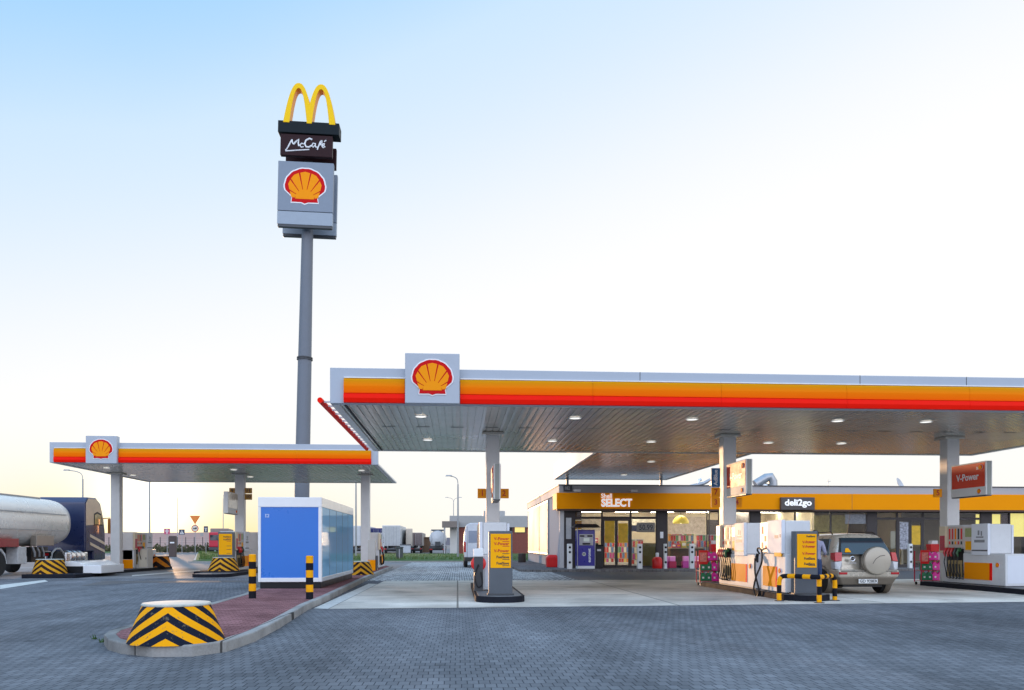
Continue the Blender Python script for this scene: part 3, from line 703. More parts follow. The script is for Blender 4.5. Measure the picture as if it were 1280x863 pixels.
dup(pumpC, (8.46, 22.85, .16), 0, 'white fuel pump with hanging nozzles just left of the bare black hose')
dup(pumpC, (1.02, 22.7, .16), 0, 'fuel pump half hidden behind the lone price totem')
dup(pumpC, (TCOL[0]+.15, 43.2, .15), pi, 'fuel pump right behind the leftmost canopy column')
dup(pumpC, (TCOL[1]+.25, 39.15, .15), pi, 'fuel pump at the truck canopy between totem and kiosk')
dup(pumpC, (TCOL[1]+.25, 43.6, .15), pi, 'farther fuel pump seen beside the left edge of the kiosk')
dup(pumpC, (TCOL[2]+.25, 43.0, .15), pi, 'fuel pump behind the canopy column right of the kiosk')
# compact dispenser with one long hose
t = thing('fuel_dispenser', 'compact white dispenser with one long looping black hose beside the striped rail', 'fuel pump', (8.46, 20.15, .16))
MB().box(-.36, .36, -.85, .75, .02, 1.0).build('cabinet', m_pumpw, t, bevel=.02)
MB().box(-.372, -.361, -.25, .60, .14, .66, 0).box(-.373, -.361, -.33, -.25, .14, .66, 1).build('orange_panel', [orange_b, red_b], t)
emblem(t, (-.361, -.52, .56), .07, LEFT)
MB().box(-.32, .32, -.75, .72, 1.0, 1.82).build('display_head', m_pumpw, t, bevel=.02)
a_ = MB().box(-.42, -.325, -.75, .18, 1.0, 1.84).build('poster', m_ad, t, bevel=.008)
MB().box(-.423, -.42, -.55, -.30, 1.38, 1.46).box(-.423, -.42, -.70, -.62, 1.40, 1.48).build('poster_print', mat('print_grey', (.25, .26, .28)), a_)
MB().box(-.40, -.32, .20, .70, 1.02, 1.80).build('price_board', mat('cream_poster', (.72, .60, .42)), t)
MB().box(-.404, -.40, .28, .42, 1.3, 1.45).box(-.404, -.40, .48, .60, 1.5, 1.7).box(-.404, -.40, .26, .36, 1.1, 1.2).box(-.404, -.40, .5, .62, 1.12, 1.28).build('price_print', ink_red, t)
MB().box(-.425, -.40, -.72, -.3, .92, 1.02).build('yellow_strip', yellow_p, t)
hp = [(-.42, .95, 1.02), (-.46, 1.0, 1.12), (-.50, .82, 1.18), (-.52, .55, 1.1), (-.54, .50, .8), (-.56, .80, .45), (-.56, 1.0, .12), (-.54, .95, -.08), (-.53, .8, -.1), (-.54, .7, .1), (-.56, .9, .5), (-.52, 1.02, .9)]
hp = [(x, .5+(y-.75)*1.0, z-.05) for x, y, z in hp]
def smooth(pts, k=6):
    out = []; P = [Vector(p) for p in pts]
    for i in range(len(P)-1):
        p0, p1, p2, p3 = P[max(i-1, 0)], P[i], P[i+1], P[min(i+2, len(P)-1)]
        for j in range(k):
            u = j/k; out.append(.5*((2*p1)+(-p0+p2)*u+(2*p0-5*p1+4*p2-p3)*u*u+(-p0+3*p1-3*p2+p3)*u**3))
    out.append(P[-1]); return out
MB().tube(smooth(hp), .024, 8).build('hose', black_g, t)
MB().tube([(-.42, .85, .95), (-.47, .78, .88), (-.47, .72, .75)], [.04, .05, .03], 8).build('nozzle', black_g, t)
# ================================================================== STRIPED RAIL
t = thing('guard_rail', 'black and yellow tubular rail round the nose of the middle pump island', 'rail', (8.55, 19.0, 0))
gl = G(974, 752); gm = G(1024, 754.5); gr = G(1043.5, 751.5)
p_ = [(gl[0]-8.55, gl[1]-19.0), (gm[0]-8.55, gm[1]-19), (gr[0]-8.55, gr[1]-19)]
r = .056; H = .62
def striped(pts, rr, n, name, start=0):
    P = [Vector(q) for q in smooth(pts, 4)]; L_ = [0]
    for i in range(len(P)-1): L_.append(L_[-1]+(P[i+1]-P[i]).length)
    per = .2; Q = []; ms = []
    def at_(l):
        for i in range(len(P)-1):
            if L_[i+1] >= l: return P[i].lerp(P[i+1], (l-L_[i])/max(1e-6, L_[i+1]-L_[i]))
        return P[-1]
    l = 0
    while l < L_[-1]-1e-4:
        Q.append(at_(l)); ms.append((int((l+1e-5)/per)+start) % 2); l += .05
    Q.append(P[-1])
    mb = MB(); mb.tube(Q, rr, n, mis=ms[:len(Q)-1]); return mb.build(name, [yellow, stripe_k], t)
striped([(*p_[0], 0), (*p_[0], H-.16), (p_[0][0]+.03, p_[0][1]-.03, H-.04), (p_[0][0]+.14, p_[0][1]-.08, H), (p_[1][0]-.1, p_[1][1], H), (p_[1][0]+.06, p_[1][1]+.02, H), (p_[2][0]-.12, p_[2][1]-.06, H), (p_[2][0]-.02, p_[2][1], H-.05), (*p_[2], H-.18), (*p_[2], 0)], r, 12, 'rail_tube')
striped([(*p_[1], 0), (*p_[1], H*.5), (*p_[1], H-.05)], r, 12, 'middle_leg')
for q in p_: MB().lathe([(.12, 0), (.12, .012), (.09, .02)], 16, (q[0], q[1], .009)).build('foot_plate', grey_dark, t)
# ================================================================== COLUMN SIGNS
def vsign(loc, label, face, rz=0, txt=None):
    """box sign on a column, lengthwise along Y, face towards -X"""
    t = thing('box_sign', label, 'sign', loc, rz, 'box signs hung on the canopy columns')
    MB().box(-.10, .10, -.85, .85, 0, 1.02).build('box', fas_side, t, bevel=.015)
    MB().box(-.06, .06, -.862, -.85, .01, 1.01).build('edge_strip', mat('sign_edge_grey', (.30, .31, .28), .4, var=.05), t)
    MB().box(-.09, .09, -.83, .83, -.03, 0).build('bottom_trim', grey_dark, t)
    for sd in (-1, 1):
        rt = LEFT if sd < 0 else RIGHT
        q_ = MB().box(min(sd*.10, sd*.106), max(sd*.10, sd*.106), -.80, .80, .26, .98).build('red_panel', face, t)
        if txt:
            text('V-Power', .30, wht, q_, (sd*.107, -.02*sd, .58), rt, .003, 'CENTER', .006, 'lettering')
            text('Shell', .12, wht, q_, (sd*.107, .52*-sd*-1 if sd < 0 else -.52, .82), rt, .003, 'CENTER', .003, 'small_lettering')
            emblem(q_, (sd*.107, -.62 if sd < 0 else .62, .84), .09, rt)
        emblem(t, (sd*.10, -.55 if sd < 0 else .55, .12), .08, rt)
    return t
face_r = mat('sign_red', (.78, .07, .03), .4, var=.06, spec=.15)
vsign((15.86, 23.75, 2.87), 'red and white box sign on the right canopy column', face_r, 0, True)
vsign((8.52, 23.75, 2.87), 'red and white box sign on the middle column above the white pumps', face_r, 0, True)
vsign((1.13, 23.75, 2.68), 'thin end view of a box sign on the column behind the lone totem', face_r, 0, True)
vsign((TCOL[1]-.05, 39.4, 2.85), 'box sign on the truck canopy column with pale face', mat('sign_pale', (.72, .66, .55), .25, var=.06, coat=.3), pi, False)
mflag = mat('flag_orange', (.95, .34, .015), .45, var=.04, spec=.1)
def flag(x, y, z, s_, label, w=.3, h=.3, m=mflag, tm=ink_red, vert=False, tw=None):
    t = thing('number_flag', label, 'sign', (x, y, z), 0, 'number flags on the canopy columns')
    MB().box(-w/2, w/2, -.02, .02, 0, h).build('plate', m, t, bevel=.004)
    if vert: text(s_, tw or .22, tm, t, (0, -.022, h/2), (pi/2, -pi/2, 0), .003, 'CENTER', .003)
    else: text(s_, tw or .24, tm, t, (0, -.022, h/2), FRONT, .003, 'CENTER', .004)
    return t
def hz(v, Y): return EYE+(VH-v)/FPX*Y
flag(X(603, 25.1), 25.1, 2.83, '1', 'orange flag numbered 1 left of the column behind the lone totem')
flag(X(630, 25.1), 25.1, 2.83, '2', 'orange flag numbered 2 right of the column behind the lone totem')
for q, (x, y) in (('a', (X(610, 25.1)-.03, 25.1)),): pass
mfb = mat('flag_blue', (.02, .13, .30), .4, var=.06)
flag(X(894.5, 25.1), 25.1, 3.22, 'AdBlue', 'tall blue flag with vertical white word on the middle column', .29, .60, mfb, wht, True, .17)
flag(X(894.5, 25.1), 25.1, 2.90, '7', 'orange flag numbered 7 under the blue flag', .29, .30)
flag(X(894.5, 25.1), 25.1, 2.57, '3', 'orange flag numbered 3, lowest of the stack under the blue flag', .29, .31)
flag(X(921, 25.1), 25.1, 2.57, '4', 'orange flag numbered 4 right of the middle column', .32, .31)
flag(X(1172, 25.1), 25.1, 2.92, '5', 'orange flag numbered 5 left of the right canopy column', .28, .27)
mold = mat('flag_gold', (.45, .21, .01), .4, var=.08)
flag(X(310.5, 40.8), 40.8, hz(617, 40), '11', 'gold flag numbered 11 on the truck canopy column', .36, .27, mold, ink)
flag(X(310.5, 40.8), 40.8, hz(625, 40), '10', 'gold flag numbered 10 below flag 11', .36, .29, mold, ink)
flag(X(292, 40.9)-.06, 40.9, hz(617, 40), '9', 'gold flag half hidden behind the pale box sign', .3, .27, mold, ink)
# ================================================================== RACKS WITH FLUID BOTTLES
def bottle_mesh(col, cap):
    mb = MB()
    mb.hexa([(-.09, -.06, 0), (.09, -.06, 0), (.09, .06, 0), (-.09, .06, 0)], [(-.09, -.06, .17), (.09, -.06, .17), (.09, .06, .17), (-.09, .06, .17)], 0)
    mb.hexa([(-.088, -.058, .17), (.088, -.058, .17), (.088, .058, .17), (-.088, .058, .17)], [(-.03, -.025, .235), (.03, -.025, .235), (.03, .025, .235), (-.03, .025, .235)], 0)
    mb.lathe([(.024, .235), (.024, .27), (.02, .272)], 10, mi=1)
    mb.box(-.03, .03, -.062, -.0605, .07, .12, 2)
    return mb
mpk = mat('pink_fluid', (.92, .04, .42), .2, var=.08, coat=.4); mgr = mat('green_fluid', (.03, .22, .10), .2, var=.08, coat=.4); mlt = mat('pale_pink_fluid', (.95, .30, .62), .2, var=.08, coat=.4)
protos = {}
def bottle(kind, loc, label, group):
    if kind not in protos:
        t = thing('fluid_bottle', label, 'bottle', loc, 0, group)
        m = {'p': mpk, 'g': mgr, 'l': mlt}[kind]
        b = bottle_mesh(m, red); o = b.build('bottle_body', [m, red, wht], t, bevel=.008); t.scale = (1.03, 1.2, 1.17); protos[kind] = t; return t
    return dup(protos[kind], loc, 0, label, group)
def rack(cx, cy, where):
    t = thing('display_rack', 'red wheeled display rack of pink and green bottles %s' % where, 'rack', (cx, cy, .009), 0, 'bottle racks by the pumps')
    fr = MB()
    for sx in (-.385, .385):
        for sy in (-.2, .2): fr.box(sx-.014, sx+.014, sy-.014, sy+.014, .1, 1.15 if sy > 0 else 1.05)
    for z in (.16, .50, .84):
        fr.box(-.38, .38, -.21, .21, z-.015, z); fr.box(-.38, .38, -.222, -.21, z-.01, z+.012)
    fr.build('rack_frame', mat('rack_red', (.55, .02, .06), .4, var=.08), t)
    for sx in (-.34, .34):
        for sy in (-.18, .18): MB().lathe([(.05, -.02), (.055, 0), (.05, .02)], 12, (sx, sy, .055), 'x').build('wheel', black_g, t)
    MB().box(-.44, -.14, -.25, -.225, .72, 1.18).build('header_panel', red, t, bevel=.01)
    MB().box(-.40, -.18, -.253, -.25, .8, 1.1).build('header_print', mat('header_print', (.8, .25, .2), .5, var=.5, vscale=18), t)
    shelf = ['lowest', 'middle', 'top']
    for s_, z in enumerate((.16, .50, .84)):
        for i in range(4):
            k = ['g', 'g', 'p', 'p'][i] if s_ < 2 else ['l', 'p', 'p', 'l'][i]
            nm = {'g': 'green', 'p': 'bright pink', 'l': 'pale pink'}[k]
            bottle(k, (cx-.285+i*.19, cy-.15, z+.012), '%s screenwash bottle on the %s shelf of the rack %s' % (nm, shelf[s_], where), '%s bottles on the %s shelf %s' % (nm, shelf[s_], where))
rack(X(887, 26.1), 26.1, 'left of the middle pump')
rack(X(1161, 26.1), 26.1, 'left of the right pump')
for (u, Y, w) in ((893.5, 26.55, 'above the rack left of the middle pump'), (1166, 26.55, 'above the rack left of the right pump')):
    t = thing('wash_bucket', 'red window wash bucket %s' % w, 'bucket', (X(u, Y), Y, 0.009), 0, 'window wash buckets')
    MB().box(-.03, .03, -.03, .03, 0, 1.12).build('stand', grey_dark, t)
    MB().hexa([(-.14, -.12, 1.12), (.14, -.12, 1.12), (.14, .12, 1.12), (-.14, .12, 1.12)], [(-.17, -.14, 1.38), (.17, -.14, 1.38), (.17, .14, 1.38), (-.17, .14, 1.38)]).build('pail', red, t, bevel=.01)
    MB().box(-.10, .12, -.1, .1, 1.38, 1.5).build('towel_box', wht, t, bevel=.01)
# ================================================================== small island fittings
# white quarter-round cover and cabinets on the left island
t = thing('tank_cover', 'white rounded cover lying on the left island before the column', 'cover', (X(110, 36.6), 36.6, .15), 0)
pr = [(.75*cos(pi*k/12), .52*sin(pi*k/12)) for k in range(13)]
mb = MB(); mb.prism([(p[0], p[1]) for p in pr], 'y', -1.6, 1.6); mb.build('shell', white_gloss, t, bevel=.01)
MB().box(.55, 1.3, -1.7, .6, 0, .35).build('side_box', white_gloss, t, bevel=.02)
MB().box(-.6, .6, -1.606, -1.6, .02, .3).build('end_opening', black, t)
t = thing('control_cabinet', 'beige service cabinet right of the leftmost canopy column', 'cabinet', (X(178, 42.5), 42.5, .15), 0)
MB().box(-.4, .4, -.35, .35, 0, 1.0).build('cabinet_body', mat('beige_cab', (.55, .52, .47), .45, var=.08), t, bevel=.015)
MB().box(-.02, .36, -.36, -.35, .06, .95).build('cabinet_door', mat('cream_cab', (.66, .60, .48), .45, var=.08), t)
MB().box(.30, .33, -.372, -.36, .45, .55).build('handle', black_g, t)
t = thing('parcel_locker', 'tall white cabinet with orange base beside the leftmost canopy column', 'cabinet', (X(158, 41.8), 42, .15), 0)
MB().box(-.35, .35, -.3, .3, .45, 1.85).build('cabinet_body', white, t, bevel=.015)
MB().box(-.36, .36, -.31, .31, 0, .45).build('cabinet_base', orange_b, t, bevel=.01)
t = thing('service_cabinet', 'grey cabinet with orange foot by the column right of the kiosk', 'cabinet', (X(465, 38.2), 38.2, .138), 0)
MB().box(-.17, .17, -.25, .25, .5, 1.45).build('cabinet_body', mat('beige_cab', (.55, .52, .47)), t, bevel=.015)
MB().box(-.18, .18, -.26, .26, 0, .5).build('cabinet_foot', orange_b, t, bevel=.01)
MB().box(.19, .27, -.2, .2, 0, .7).build('side_rail', grey_dark, t)
# hose reel stand on island A
t = thing('air_unit', 'red and white air and water unit left of the lone totem', 'air unit', (X(598, 21.0), 21.0, .16), 0)
MB().box(-.12, .12, -.1, .1, 0, .9).build('stand', grey_dark, t)
MB().lathe([(.16, -.08), (.2, -.05), (.2, .05), (.16, .08)], 20, (0, 0, .72), 'y').build('reel', red, t)
MB().box(-.13, .13, -.11, .11, .9, 1.12).build('gauge_box', wht, t, bevel=.02)
MB().tube(smooth([(0, -.12, .7), (-.1, -.16, .4), (-.02, -.18, .12), (.1, -.15, .2), (.06, -.12, .5)]), .02, 7).build('air_hose', black_g, t)
# ================================================================== CAR (compact off-roader, spare wheel on the tailgate)
carp = mat('champagne_paint', (.57, .50, .40), .28, metal=.35, var=.04, coat=.8)
car_dk = mat('car_trim', (.03, .029, .028), .5, var=.15)
car_low = mat('car_lower_trim', (.20, .165, .125), .4, metal=.3, var=.06)
CX, CYR = 11.22, 21.15
t = thing('parked_car', 'beige off-road car with a covered spare wheel on its tailgate, parked at the pump', 'car', (CX, CYR+2.2, .009))
rings = [
 [(0,-2.1,.42),(.74,-2.08,.42),(.86,-2.04,.55),(.885,-2.03,.8),(.86,-2.02,1.06),(.68,-1.76,1.56),(.5,-1.70,1.635),(0,-1.67,1.655)],
 [(0,-1.92,.3),(.8,-1.9,.3),(.90,-1.86,.5),(.915,-1.82,.8),(.89,-1.78,1.07),(.71,-1.5,1.60),(.52,-1.48,1.665),(0,-1.46,1.685)],
 [(0,-.9,.25),(.8,-.9,.25),(.905,-.9,.45),(.915,-.9,.8),(.89,-.9,1.05),(.72,-.9,1.62),(.52,-.9,1.69),(0,-.9,1.71)],
 [(0,.1,.25),(.8,.1,.25),(.905,.1,.45),(.915,.1,.8),(.89,.1,1.04),(.72,.1,1.62),(.52,.1,1.69),(0,.1,1.71)],
 [(0,.75,.25),(.8,.75,.25),(.905,.75,.45),(.91,.75,.8),(.885,.75,1.03),(.69,.45,1.57),(.5,.42,1.64),(0,.4,1.66)],
 [(0,1.25,.25),(.8,1.25,.25),(.90,1.25,.45),(.91,1.25,.8),(.87,1.2,1.0),(.74,1.18,1.06),(.5,1.16,1.09),(0,1.15,1.11)],
 [(0,1.85,.28),(.78,1.85,.28),(.87,1.85,.45),(.88,1.85,.75),(.84,1.8,.90),(.7,1.8,.95),(.5,1.8,.97),(0,1.8,.98)],
 [(0,2.15,.3),(.65,2.12,.3),(.76,2.08,.45),(.78,2.06,.7),(.74,2.05,.8),(.6,2.08,.84),(.4,2.1,.86),(0,2.1,.87)]]
mb = MB(); n = len(rings[0]); full = []
for rg in rings: full.append(rg+[(-x, y, z) for x, y, z in rg[-2:0:-1]])
k = len(full[0]); vs = [p for rg in full for p in rg]; fs = []
for i in range(len(full)-1):
    for j in range(k): fs.append((i*k+j, i*k+(j+1) % k, (i+1)*k+(j+1) % k, (i+1)*k+j))
fs += [tuple(range(k)), tuple((len(full)-1)*k+j for j in range(k))]
mb.add(vs, fs, 0, True); body = mb.build('body', carp, t, subsurf=2)
gl_ = mat('car_glass', (.02, .035, .045), .05, var=0, spec=.8)
MB().hexa([(-.73,-2.055,1.10),(.73,-2.055,1.10),(.73,-1.9,1.10),(-.73,-1.9,1.10)], [(-.58,-1.755,1.56),(.58,-1.755,1.56),(.58,-1.6,1.56),(-.58,-1.6,1.56)]).build('rear_window', gl_, t, bevel=.01)
MB().quad([(-.60,-2.036,1.16),(-.42,-2.036,1.16),(-.47,-1.965,1.27),(-.55,-1.965,1.27)]).build('sticker', yellow_p, t)
MB().box(-.15, .15, -2.085, -2.03, 1.07, 1.095).build('wiper', car_dk, t)
for sx in (-1, 1):
    def SW(y0, y1, y2, y3, nm):
        b = [(sx*.905, y0, 1.08), (sx*.905, y1, 1.08), (sx*.8, y1, 1.08), (sx*.8, y0, 1.08)]
        tp = [(sx*.755, y2, 1.53), (sx*.755, y3, 1.53), (sx*.65, y3, 1.53), (sx*.65, y2, 1.53)]
        MB().hexa(b, tp).build('side_window', gl_, t, bevel=.006)
    SW(-1.62, -.98, -1.45, -.98, 'a'); SW(-.9, -.02, -.9, -.05, 'b'); SW(.06, 1.0, .03, .5, 'c')
    MB().hexa([(sx*.72,-2.115,.92),(sx*.90,-2.06,.90),(sx*.905,-1.80,.96),(sx*.7,-1.9,.92)], [(sx*.70,-2.07,1.16),(sx*.865,-2.01,1.16),(sx*.90,-1.78,1.14),(sx*.6,-1.85,1.16)]).build('tail_light', mat('tail_red', (.55, .015, .02), .15, var=.25, vscale=25, coat=.6), t, bevel=.015)
    MB().hexa([(sx*.78,-2.112,.68),(sx*.89,-2.06,.70),(sx*.9,-1.85,.70),(sx*.6,-1.9,.70)], [(sx*.72,-2.115,.91),(sx*.90,-2.06,.895),(sx*.905,-1.82,.895),(sx*.6,-1.9,.895)]).build('tail_lamp_clear', mat('lamp_clear', (.6, .6, .62), .15, var=.1, vscale=30, coat=.6), t, bevel=.012)
    MB().box(min(sx*.62, sx*.84), max(sx*.62, sx*.84), -2.215, -2.18, .555, .615).build('reflector', mat('reflector_red', (.4, .01, .015), .2, var=.1), t)
MB().hexa([(-.84,-2.19,.47),(.84,-2.19,.47),(.92,-1.8,.47),(-.92,-1.8,.47)], [(-.86,-2.2,.68),(.86,-2.2,.68),(.925,-1.8,.70),(-.925,-1.8,.70)]).build('rear_bumper', carp, t, bevel=.05, seg=3)
MB().hexa([(-.70,-2.1,.27),(.70,-2.1,.27),(.86,-1.7,.27),(-.86,-1.7,.27)], [(-.83,-2.17,.48),(.83,-2.17,.48),(.90,-1.75,.48),(-.90,-1.75,.48)]).build('lower_bumper', car_low, t, bevel=.03)
MB().box(-.80, .80, -2.206, -2.195, .635, .655).build('bumper_line', car_dk, t)
MB().box(-.6, .5, -1.95, 1.6, .2, .3).build('underbody', car_dk, t)
c0 = (.17, -2.12, .93); cov_m = mat('wheel_cover', (.43, .37, .29), .36, metal=.2, var=.05, coat=.3)
sw = MB().lathe([(.30, -.02), (.37, -.04), (.385, -.10), (.38, -.20), (.365, -.235), (.33, -.25), (.12, -.262), (.02, -.263)], 40, c0, 'y').build('spare_wheel_cover', cov_m, t)
MB().lathe([(.388, -.165), (.391, -.155), (.388, -.145)], 40, c0, 'y', cap=False).build('cover_seam', car_dk, sw)
MB().tube([(c0[0]-.16, c0[1]-.262, .85), (c0[0]-.08, c0[1]-.266, .98), (c0[0]+.04, c0[1]-.267, 1.06), (c0[0]+.18, c0[1]-.262, 1.08)], .007, 5).build('cover_line', car_dk, sw)
pl = MB().box(-.30, .24, -2.215, -2.2, .31, .43).build('licence_plate', mat('plate_white', (.72, .72, .70), .4, var=.03), t, bevel=.004)
text('GD 928EK', .115, ink, pl, (-.02, -2.217, .368), FRONT, .001, 'CENTER', .002)
MB().lathe([(.075, -.006), (.065, -.012), (.05, -.006)], 20, (-.42, -2.11, .98), 'y').box(-.50, -.34, -2.125, -2.115, .975, .985).build('badge', chrome, t)
MB().box(-.52, -.32, -2.125, -2.115, .855, .875).build('model_badge', chrome, t)
MB().box(-.58, -.32, -2.118, -2.10, .74, .742).box(-.22, -.2, -2.118, -2.10, .7, 1.05).build('tailgate_gap', car_dk, t)
MB().tube([(-.18, -1.35, 1.67), (-.18, -1.42, 2.0), (-.18, -1.50, 2.33)], [.012, .006, .005], 6).build('aerial', black_g, t)
for sx in (-1, 1):
    MB().tube([(sx*.62, -1.35, 1.66), (sx*.62, -1.25, 1.715), (sx*.64, .1, 1.725), (sx*.62, .3, 1.68)], .02, 6).build('roof_rail', black_g, t)
    MB().box(sx*.96-.09, sx*.96+.09, .72, .84, 1.02, 1.18).build('wing_mirror', carp, t, bevel=.03)
    for y in (-1.33, 1.33):
        w = MB().lathe([(.25, -.11), (.335, -.115), (.355, -.07), (.355, .07), (.335, .115), (.25, .11)], 30, (sx*.80, y, .355), 'x').build('wheel', tyre, t)
        MB().lathe([(.24, .0), (.245, sx*.095), (.20, sx*.10), (.05, sx*.085), (.0, sx*.09)], 24, (sx*.80, y, .355), 'x').build('rim', alu, w)
        MB().lathe([(.40, sx*-.05), (.43, sx*.04), (.40, sx*.12), (.37, sx*.12)], 30, (sx*.80, y, .38), 'x', cap=False).build('arch_trim', car_low, t)
# ================================================================== PERSON at the car
def person(loc, rz, label):
    J = {'pel': (0,0,.97,.135), 'sp': (0,0,1.12,.135), 'ch': (0,.01,1.33,.155), 'nk': (0,.005,1.50,.062), 'hd': (0,.03,1.60,.085), 'tp': (0,.03,1.71,.078)}
    E = [('pel','sp'),('sp','ch'),('ch','nk'),('nk','hd'),('hd','tp')]
    for s_, q in ((-1,'l'),(1,'r')):
        J.update({q+'hip': (s_*.095,0,.90,.095), q+'kn': (s_*.11,.02,.50,.062), q+'an': (s_*.115,-.01,.10,.045), q+'to': (s_*.125,.15,.045,.038)})
        E += [('pel',q+'hip'),(q+'hip',q+'kn'),(q+'kn',q+'an'),(q+'an',q+'to')]
        J.update({q+'sh': (s_*.18,0,1.41,.066), q+'el': (s_*.25,.02,1.15,.046), q+'wr': (s_*.20,.24,1.06,.03), q+'pa': (s_*.19,.31,1.055,.033)})
        E += [('ch',q+'sh'),(q+'sh',q+'el'),(q+'el',q+'wr'),(q+'wr',q+'pa')]
        for f in range(4):
            x = s_*(.19+(f-1.5)*.021); L_ = (.07,.08,.076,.06)[f]
            J[q+'f%da' % f] = (x,.345,1.055,.0095); J[q+'f%db' % f] = (x,.345+L_*.55,1.04,.009); J[q+'f%dc' % f] = (x,.345+L_*.8,1.015,.008)
            E += [(q+'pa',q+'f%da' % f),(q+'f%da' % f,q+'f%db' % f),(q+'f%db' % f,q+'f%dc' % f)]
        J[q+'ta'] = (s_*.15,.30,1.05,.011); J[q+'tb'] = (s_*.135,.345,1.035,.009); E += [(q+'pa',q+'ta'),(q+'ta',q+'tb')]
    names = list(J); me = bpy.data.meshes.new('body'); me.from_pydata([J[n_][:3] for n_ in names], [(names.index(a), names.index(b)) for a, b in E], [])
    o = bpy.data.objects.new('body', me); C.objects.link(o)
    sk = o.modifiers.new('skin', 'SKIN'); sk.use_smooth_shade = True
    for i, n_ in enumerate(names):
        v = me.skin_vertices[0].data[i]; r_ = J[n_][3]; v.radius = (r_, r_*(.72 if n_ in ('ch','sp','pel') else 1)); v.use_root = (i == 0)
    ss = o.modifiers.new('s', 'SUBSURF'); ss.levels = 2; ss.render_levels = 2
    bake_mods(o)
    ms = [mat('skin', (.48, .27, .19), .5, var=.08), mat('shirt_lilac', (.34, .33, .45), .8, var=.12, vscale=12), mat('jeans', (.03, .055, .14), .85, var=.25, vscale=15), mat('shoes', (.03, .03, .03), .6)]
    for m in ms: o.data.materials.append(m)
    for p in o.data.polygons:
        c = p.center; p.use_smooth = True
        arm = abs(c.x) > .165 and c.z > .95 and c.z < 1.48
        p.material_index = 3 if c.z < .085 else 2 if c.z < .98 and not (abs(c.x) > .16 and c.y > .1) else 0 if (c.z > 1.475 or (c.y > .10 and abs(c.x) > .12 and c.z > .95)) else 1
    t = thing('person', label, 'person', loc, rz); o.parent = t
    hd = MB().lathe([(.02, .118), (.06, .105), (.085, .06), (.092, .0), (.088, -.04), (.08, -.06)], 20, (0, .012, 1.655)).build('hair', mat('hair_brown', (.05, .03, .02), .7, var=.3, vscale=40), t)
    MB().hexa([(-.012,.105,1.62),(.012,.105,1.62),(.012,.10,1.62),(-.012,.10,1.62)], [(-.006,.10,1.665),(.006,.10,1.665),(.006,.095,1.665),(-.006,.095,1.665)]).build('nose', ms[0], t)
    for s_ in (-1, 1):
        MB().lathe([(.0, -.012), (.011, -.004), (.011, .004), (.0, .012)], 8, (s_*.032, .108, 1.66), 'y').build('eye', ink, t)
        MB().lathe([(.005, -.012), (.026, -.006), (.02, .01)], 10, (s_*.088, .02, 1.63), 'x').build('ear', ms[0], t)
    MB().box(-.022, .022, .103, .110, 1.585, 1.592).build('mouth', mat('lip', (.35, .12, .1), .5), t)
    return t
person((9.80, 21.35, .009), radians(-35), 'person in a lilac shirt and blue jeans standing beside the beige car')
# ================================================================== VAN
vx, vy = X(601, 46.5), 46.5
vw = mat('van_white', (.70, .72, .76), .25, var=.03, coat=.6)
t = thing('parked_van', 'white high-roof delivery van seen from behind, parked left of the shop', 'van', (vx, vy, .009))
prof = [(-.93, .45), (-.97, .9), (-.99, 1.3), (-.93, 2.1), (-.84, 2.48), (-.6, 2.6), (.6, 2.6), (.84, 2.48), (.93, 2.1), (.99, 1.3), (.97, .9), (.93, .45)]
mb = MB(); ys = [(0, 1.0, .0), (.12, 1.015, .0), (3.9, 1.015, .0), (4.6, .99, -.06)]
vs = []; k = len(prof)
for y, sc, dz in ys: vs += [(x*sc, y, z+dz if z > 2 else z) for x, z in prof]
vs += [(x*.97, 5.2, min(z, 1.25)) for x, z in prof]; vs += [(x*.88, 5.9, min(z, .95)) for x, z in prof]
nn = len(ys)+2; fs = [(i*k+j, i*k+(j+1) % k, (i+1)*k+(j+1) % k, (i+1)*k+j) for i in range(nn-1) for j in range(k)]+[tuple(range(k)), tuple((nn-1)*k+j for j in range(k))]
mb.add(vs, fs, 0, False); mb.build('body', vw, t, bevel=.05, seg=3)
MB().box(-.008, .008, -.006, .0, .6, 2.45).box(-.84, .84, -.006, 0, .60, .61).box(-.80, -.78, -.006, 0, .62, 2.4).box(.78, .80, -.006, 0, .62, 2.4).build('door_gap', car_dk, t)
for sx in (-1, 1):
    MB().box(min(sx*.12, sx*.72), max(sx*.12, sx*.72), -.012, 0, 1.45, 2.15).build('rear_window', mat('van_window', (.30, .34, .42), .12, var=.1), t, bevel=.04)
    MB().box(min(sx*.86, sx*.99), max(sx*.86, sx*.99), -.02, .12, .9, 1.5).build('tail_light', mat('tail_red', (.55, .015, .02)), t, bevel=.02)
    for y in (1.1, 4.9):
        w = MB().lathe([(.22, -.1), (.33, -.11), (.345, 0), (.33, .11), (.22, .1)], 24, (sx*.86, y, .345), 'x').build('wheel', tyre, t)
        MB().lathe([(.2, 0), (.2, sx*.1), (.02, sx*.08)], 18, (sx*.86, y, .345), 'x').build('rim', alu, w)
MB().box(-.97, .97, -.12, .1, .38, .62).build('rear_bumper', car_dk, t, bevel=.03)
MB().box(-.2, .2, -.012, 0, .85, 1.0).build('door_handle', car_dk, t, bevel=.01)
MB().box(-.26, .26, -.125, -.12, .44, .55).build('licence_plate', mat('plate_white', (.72, .72, .70)), t)
MB().box(-.15, .15, -.03, .02, 2.5, 2.56).build('brake_light', red, t)
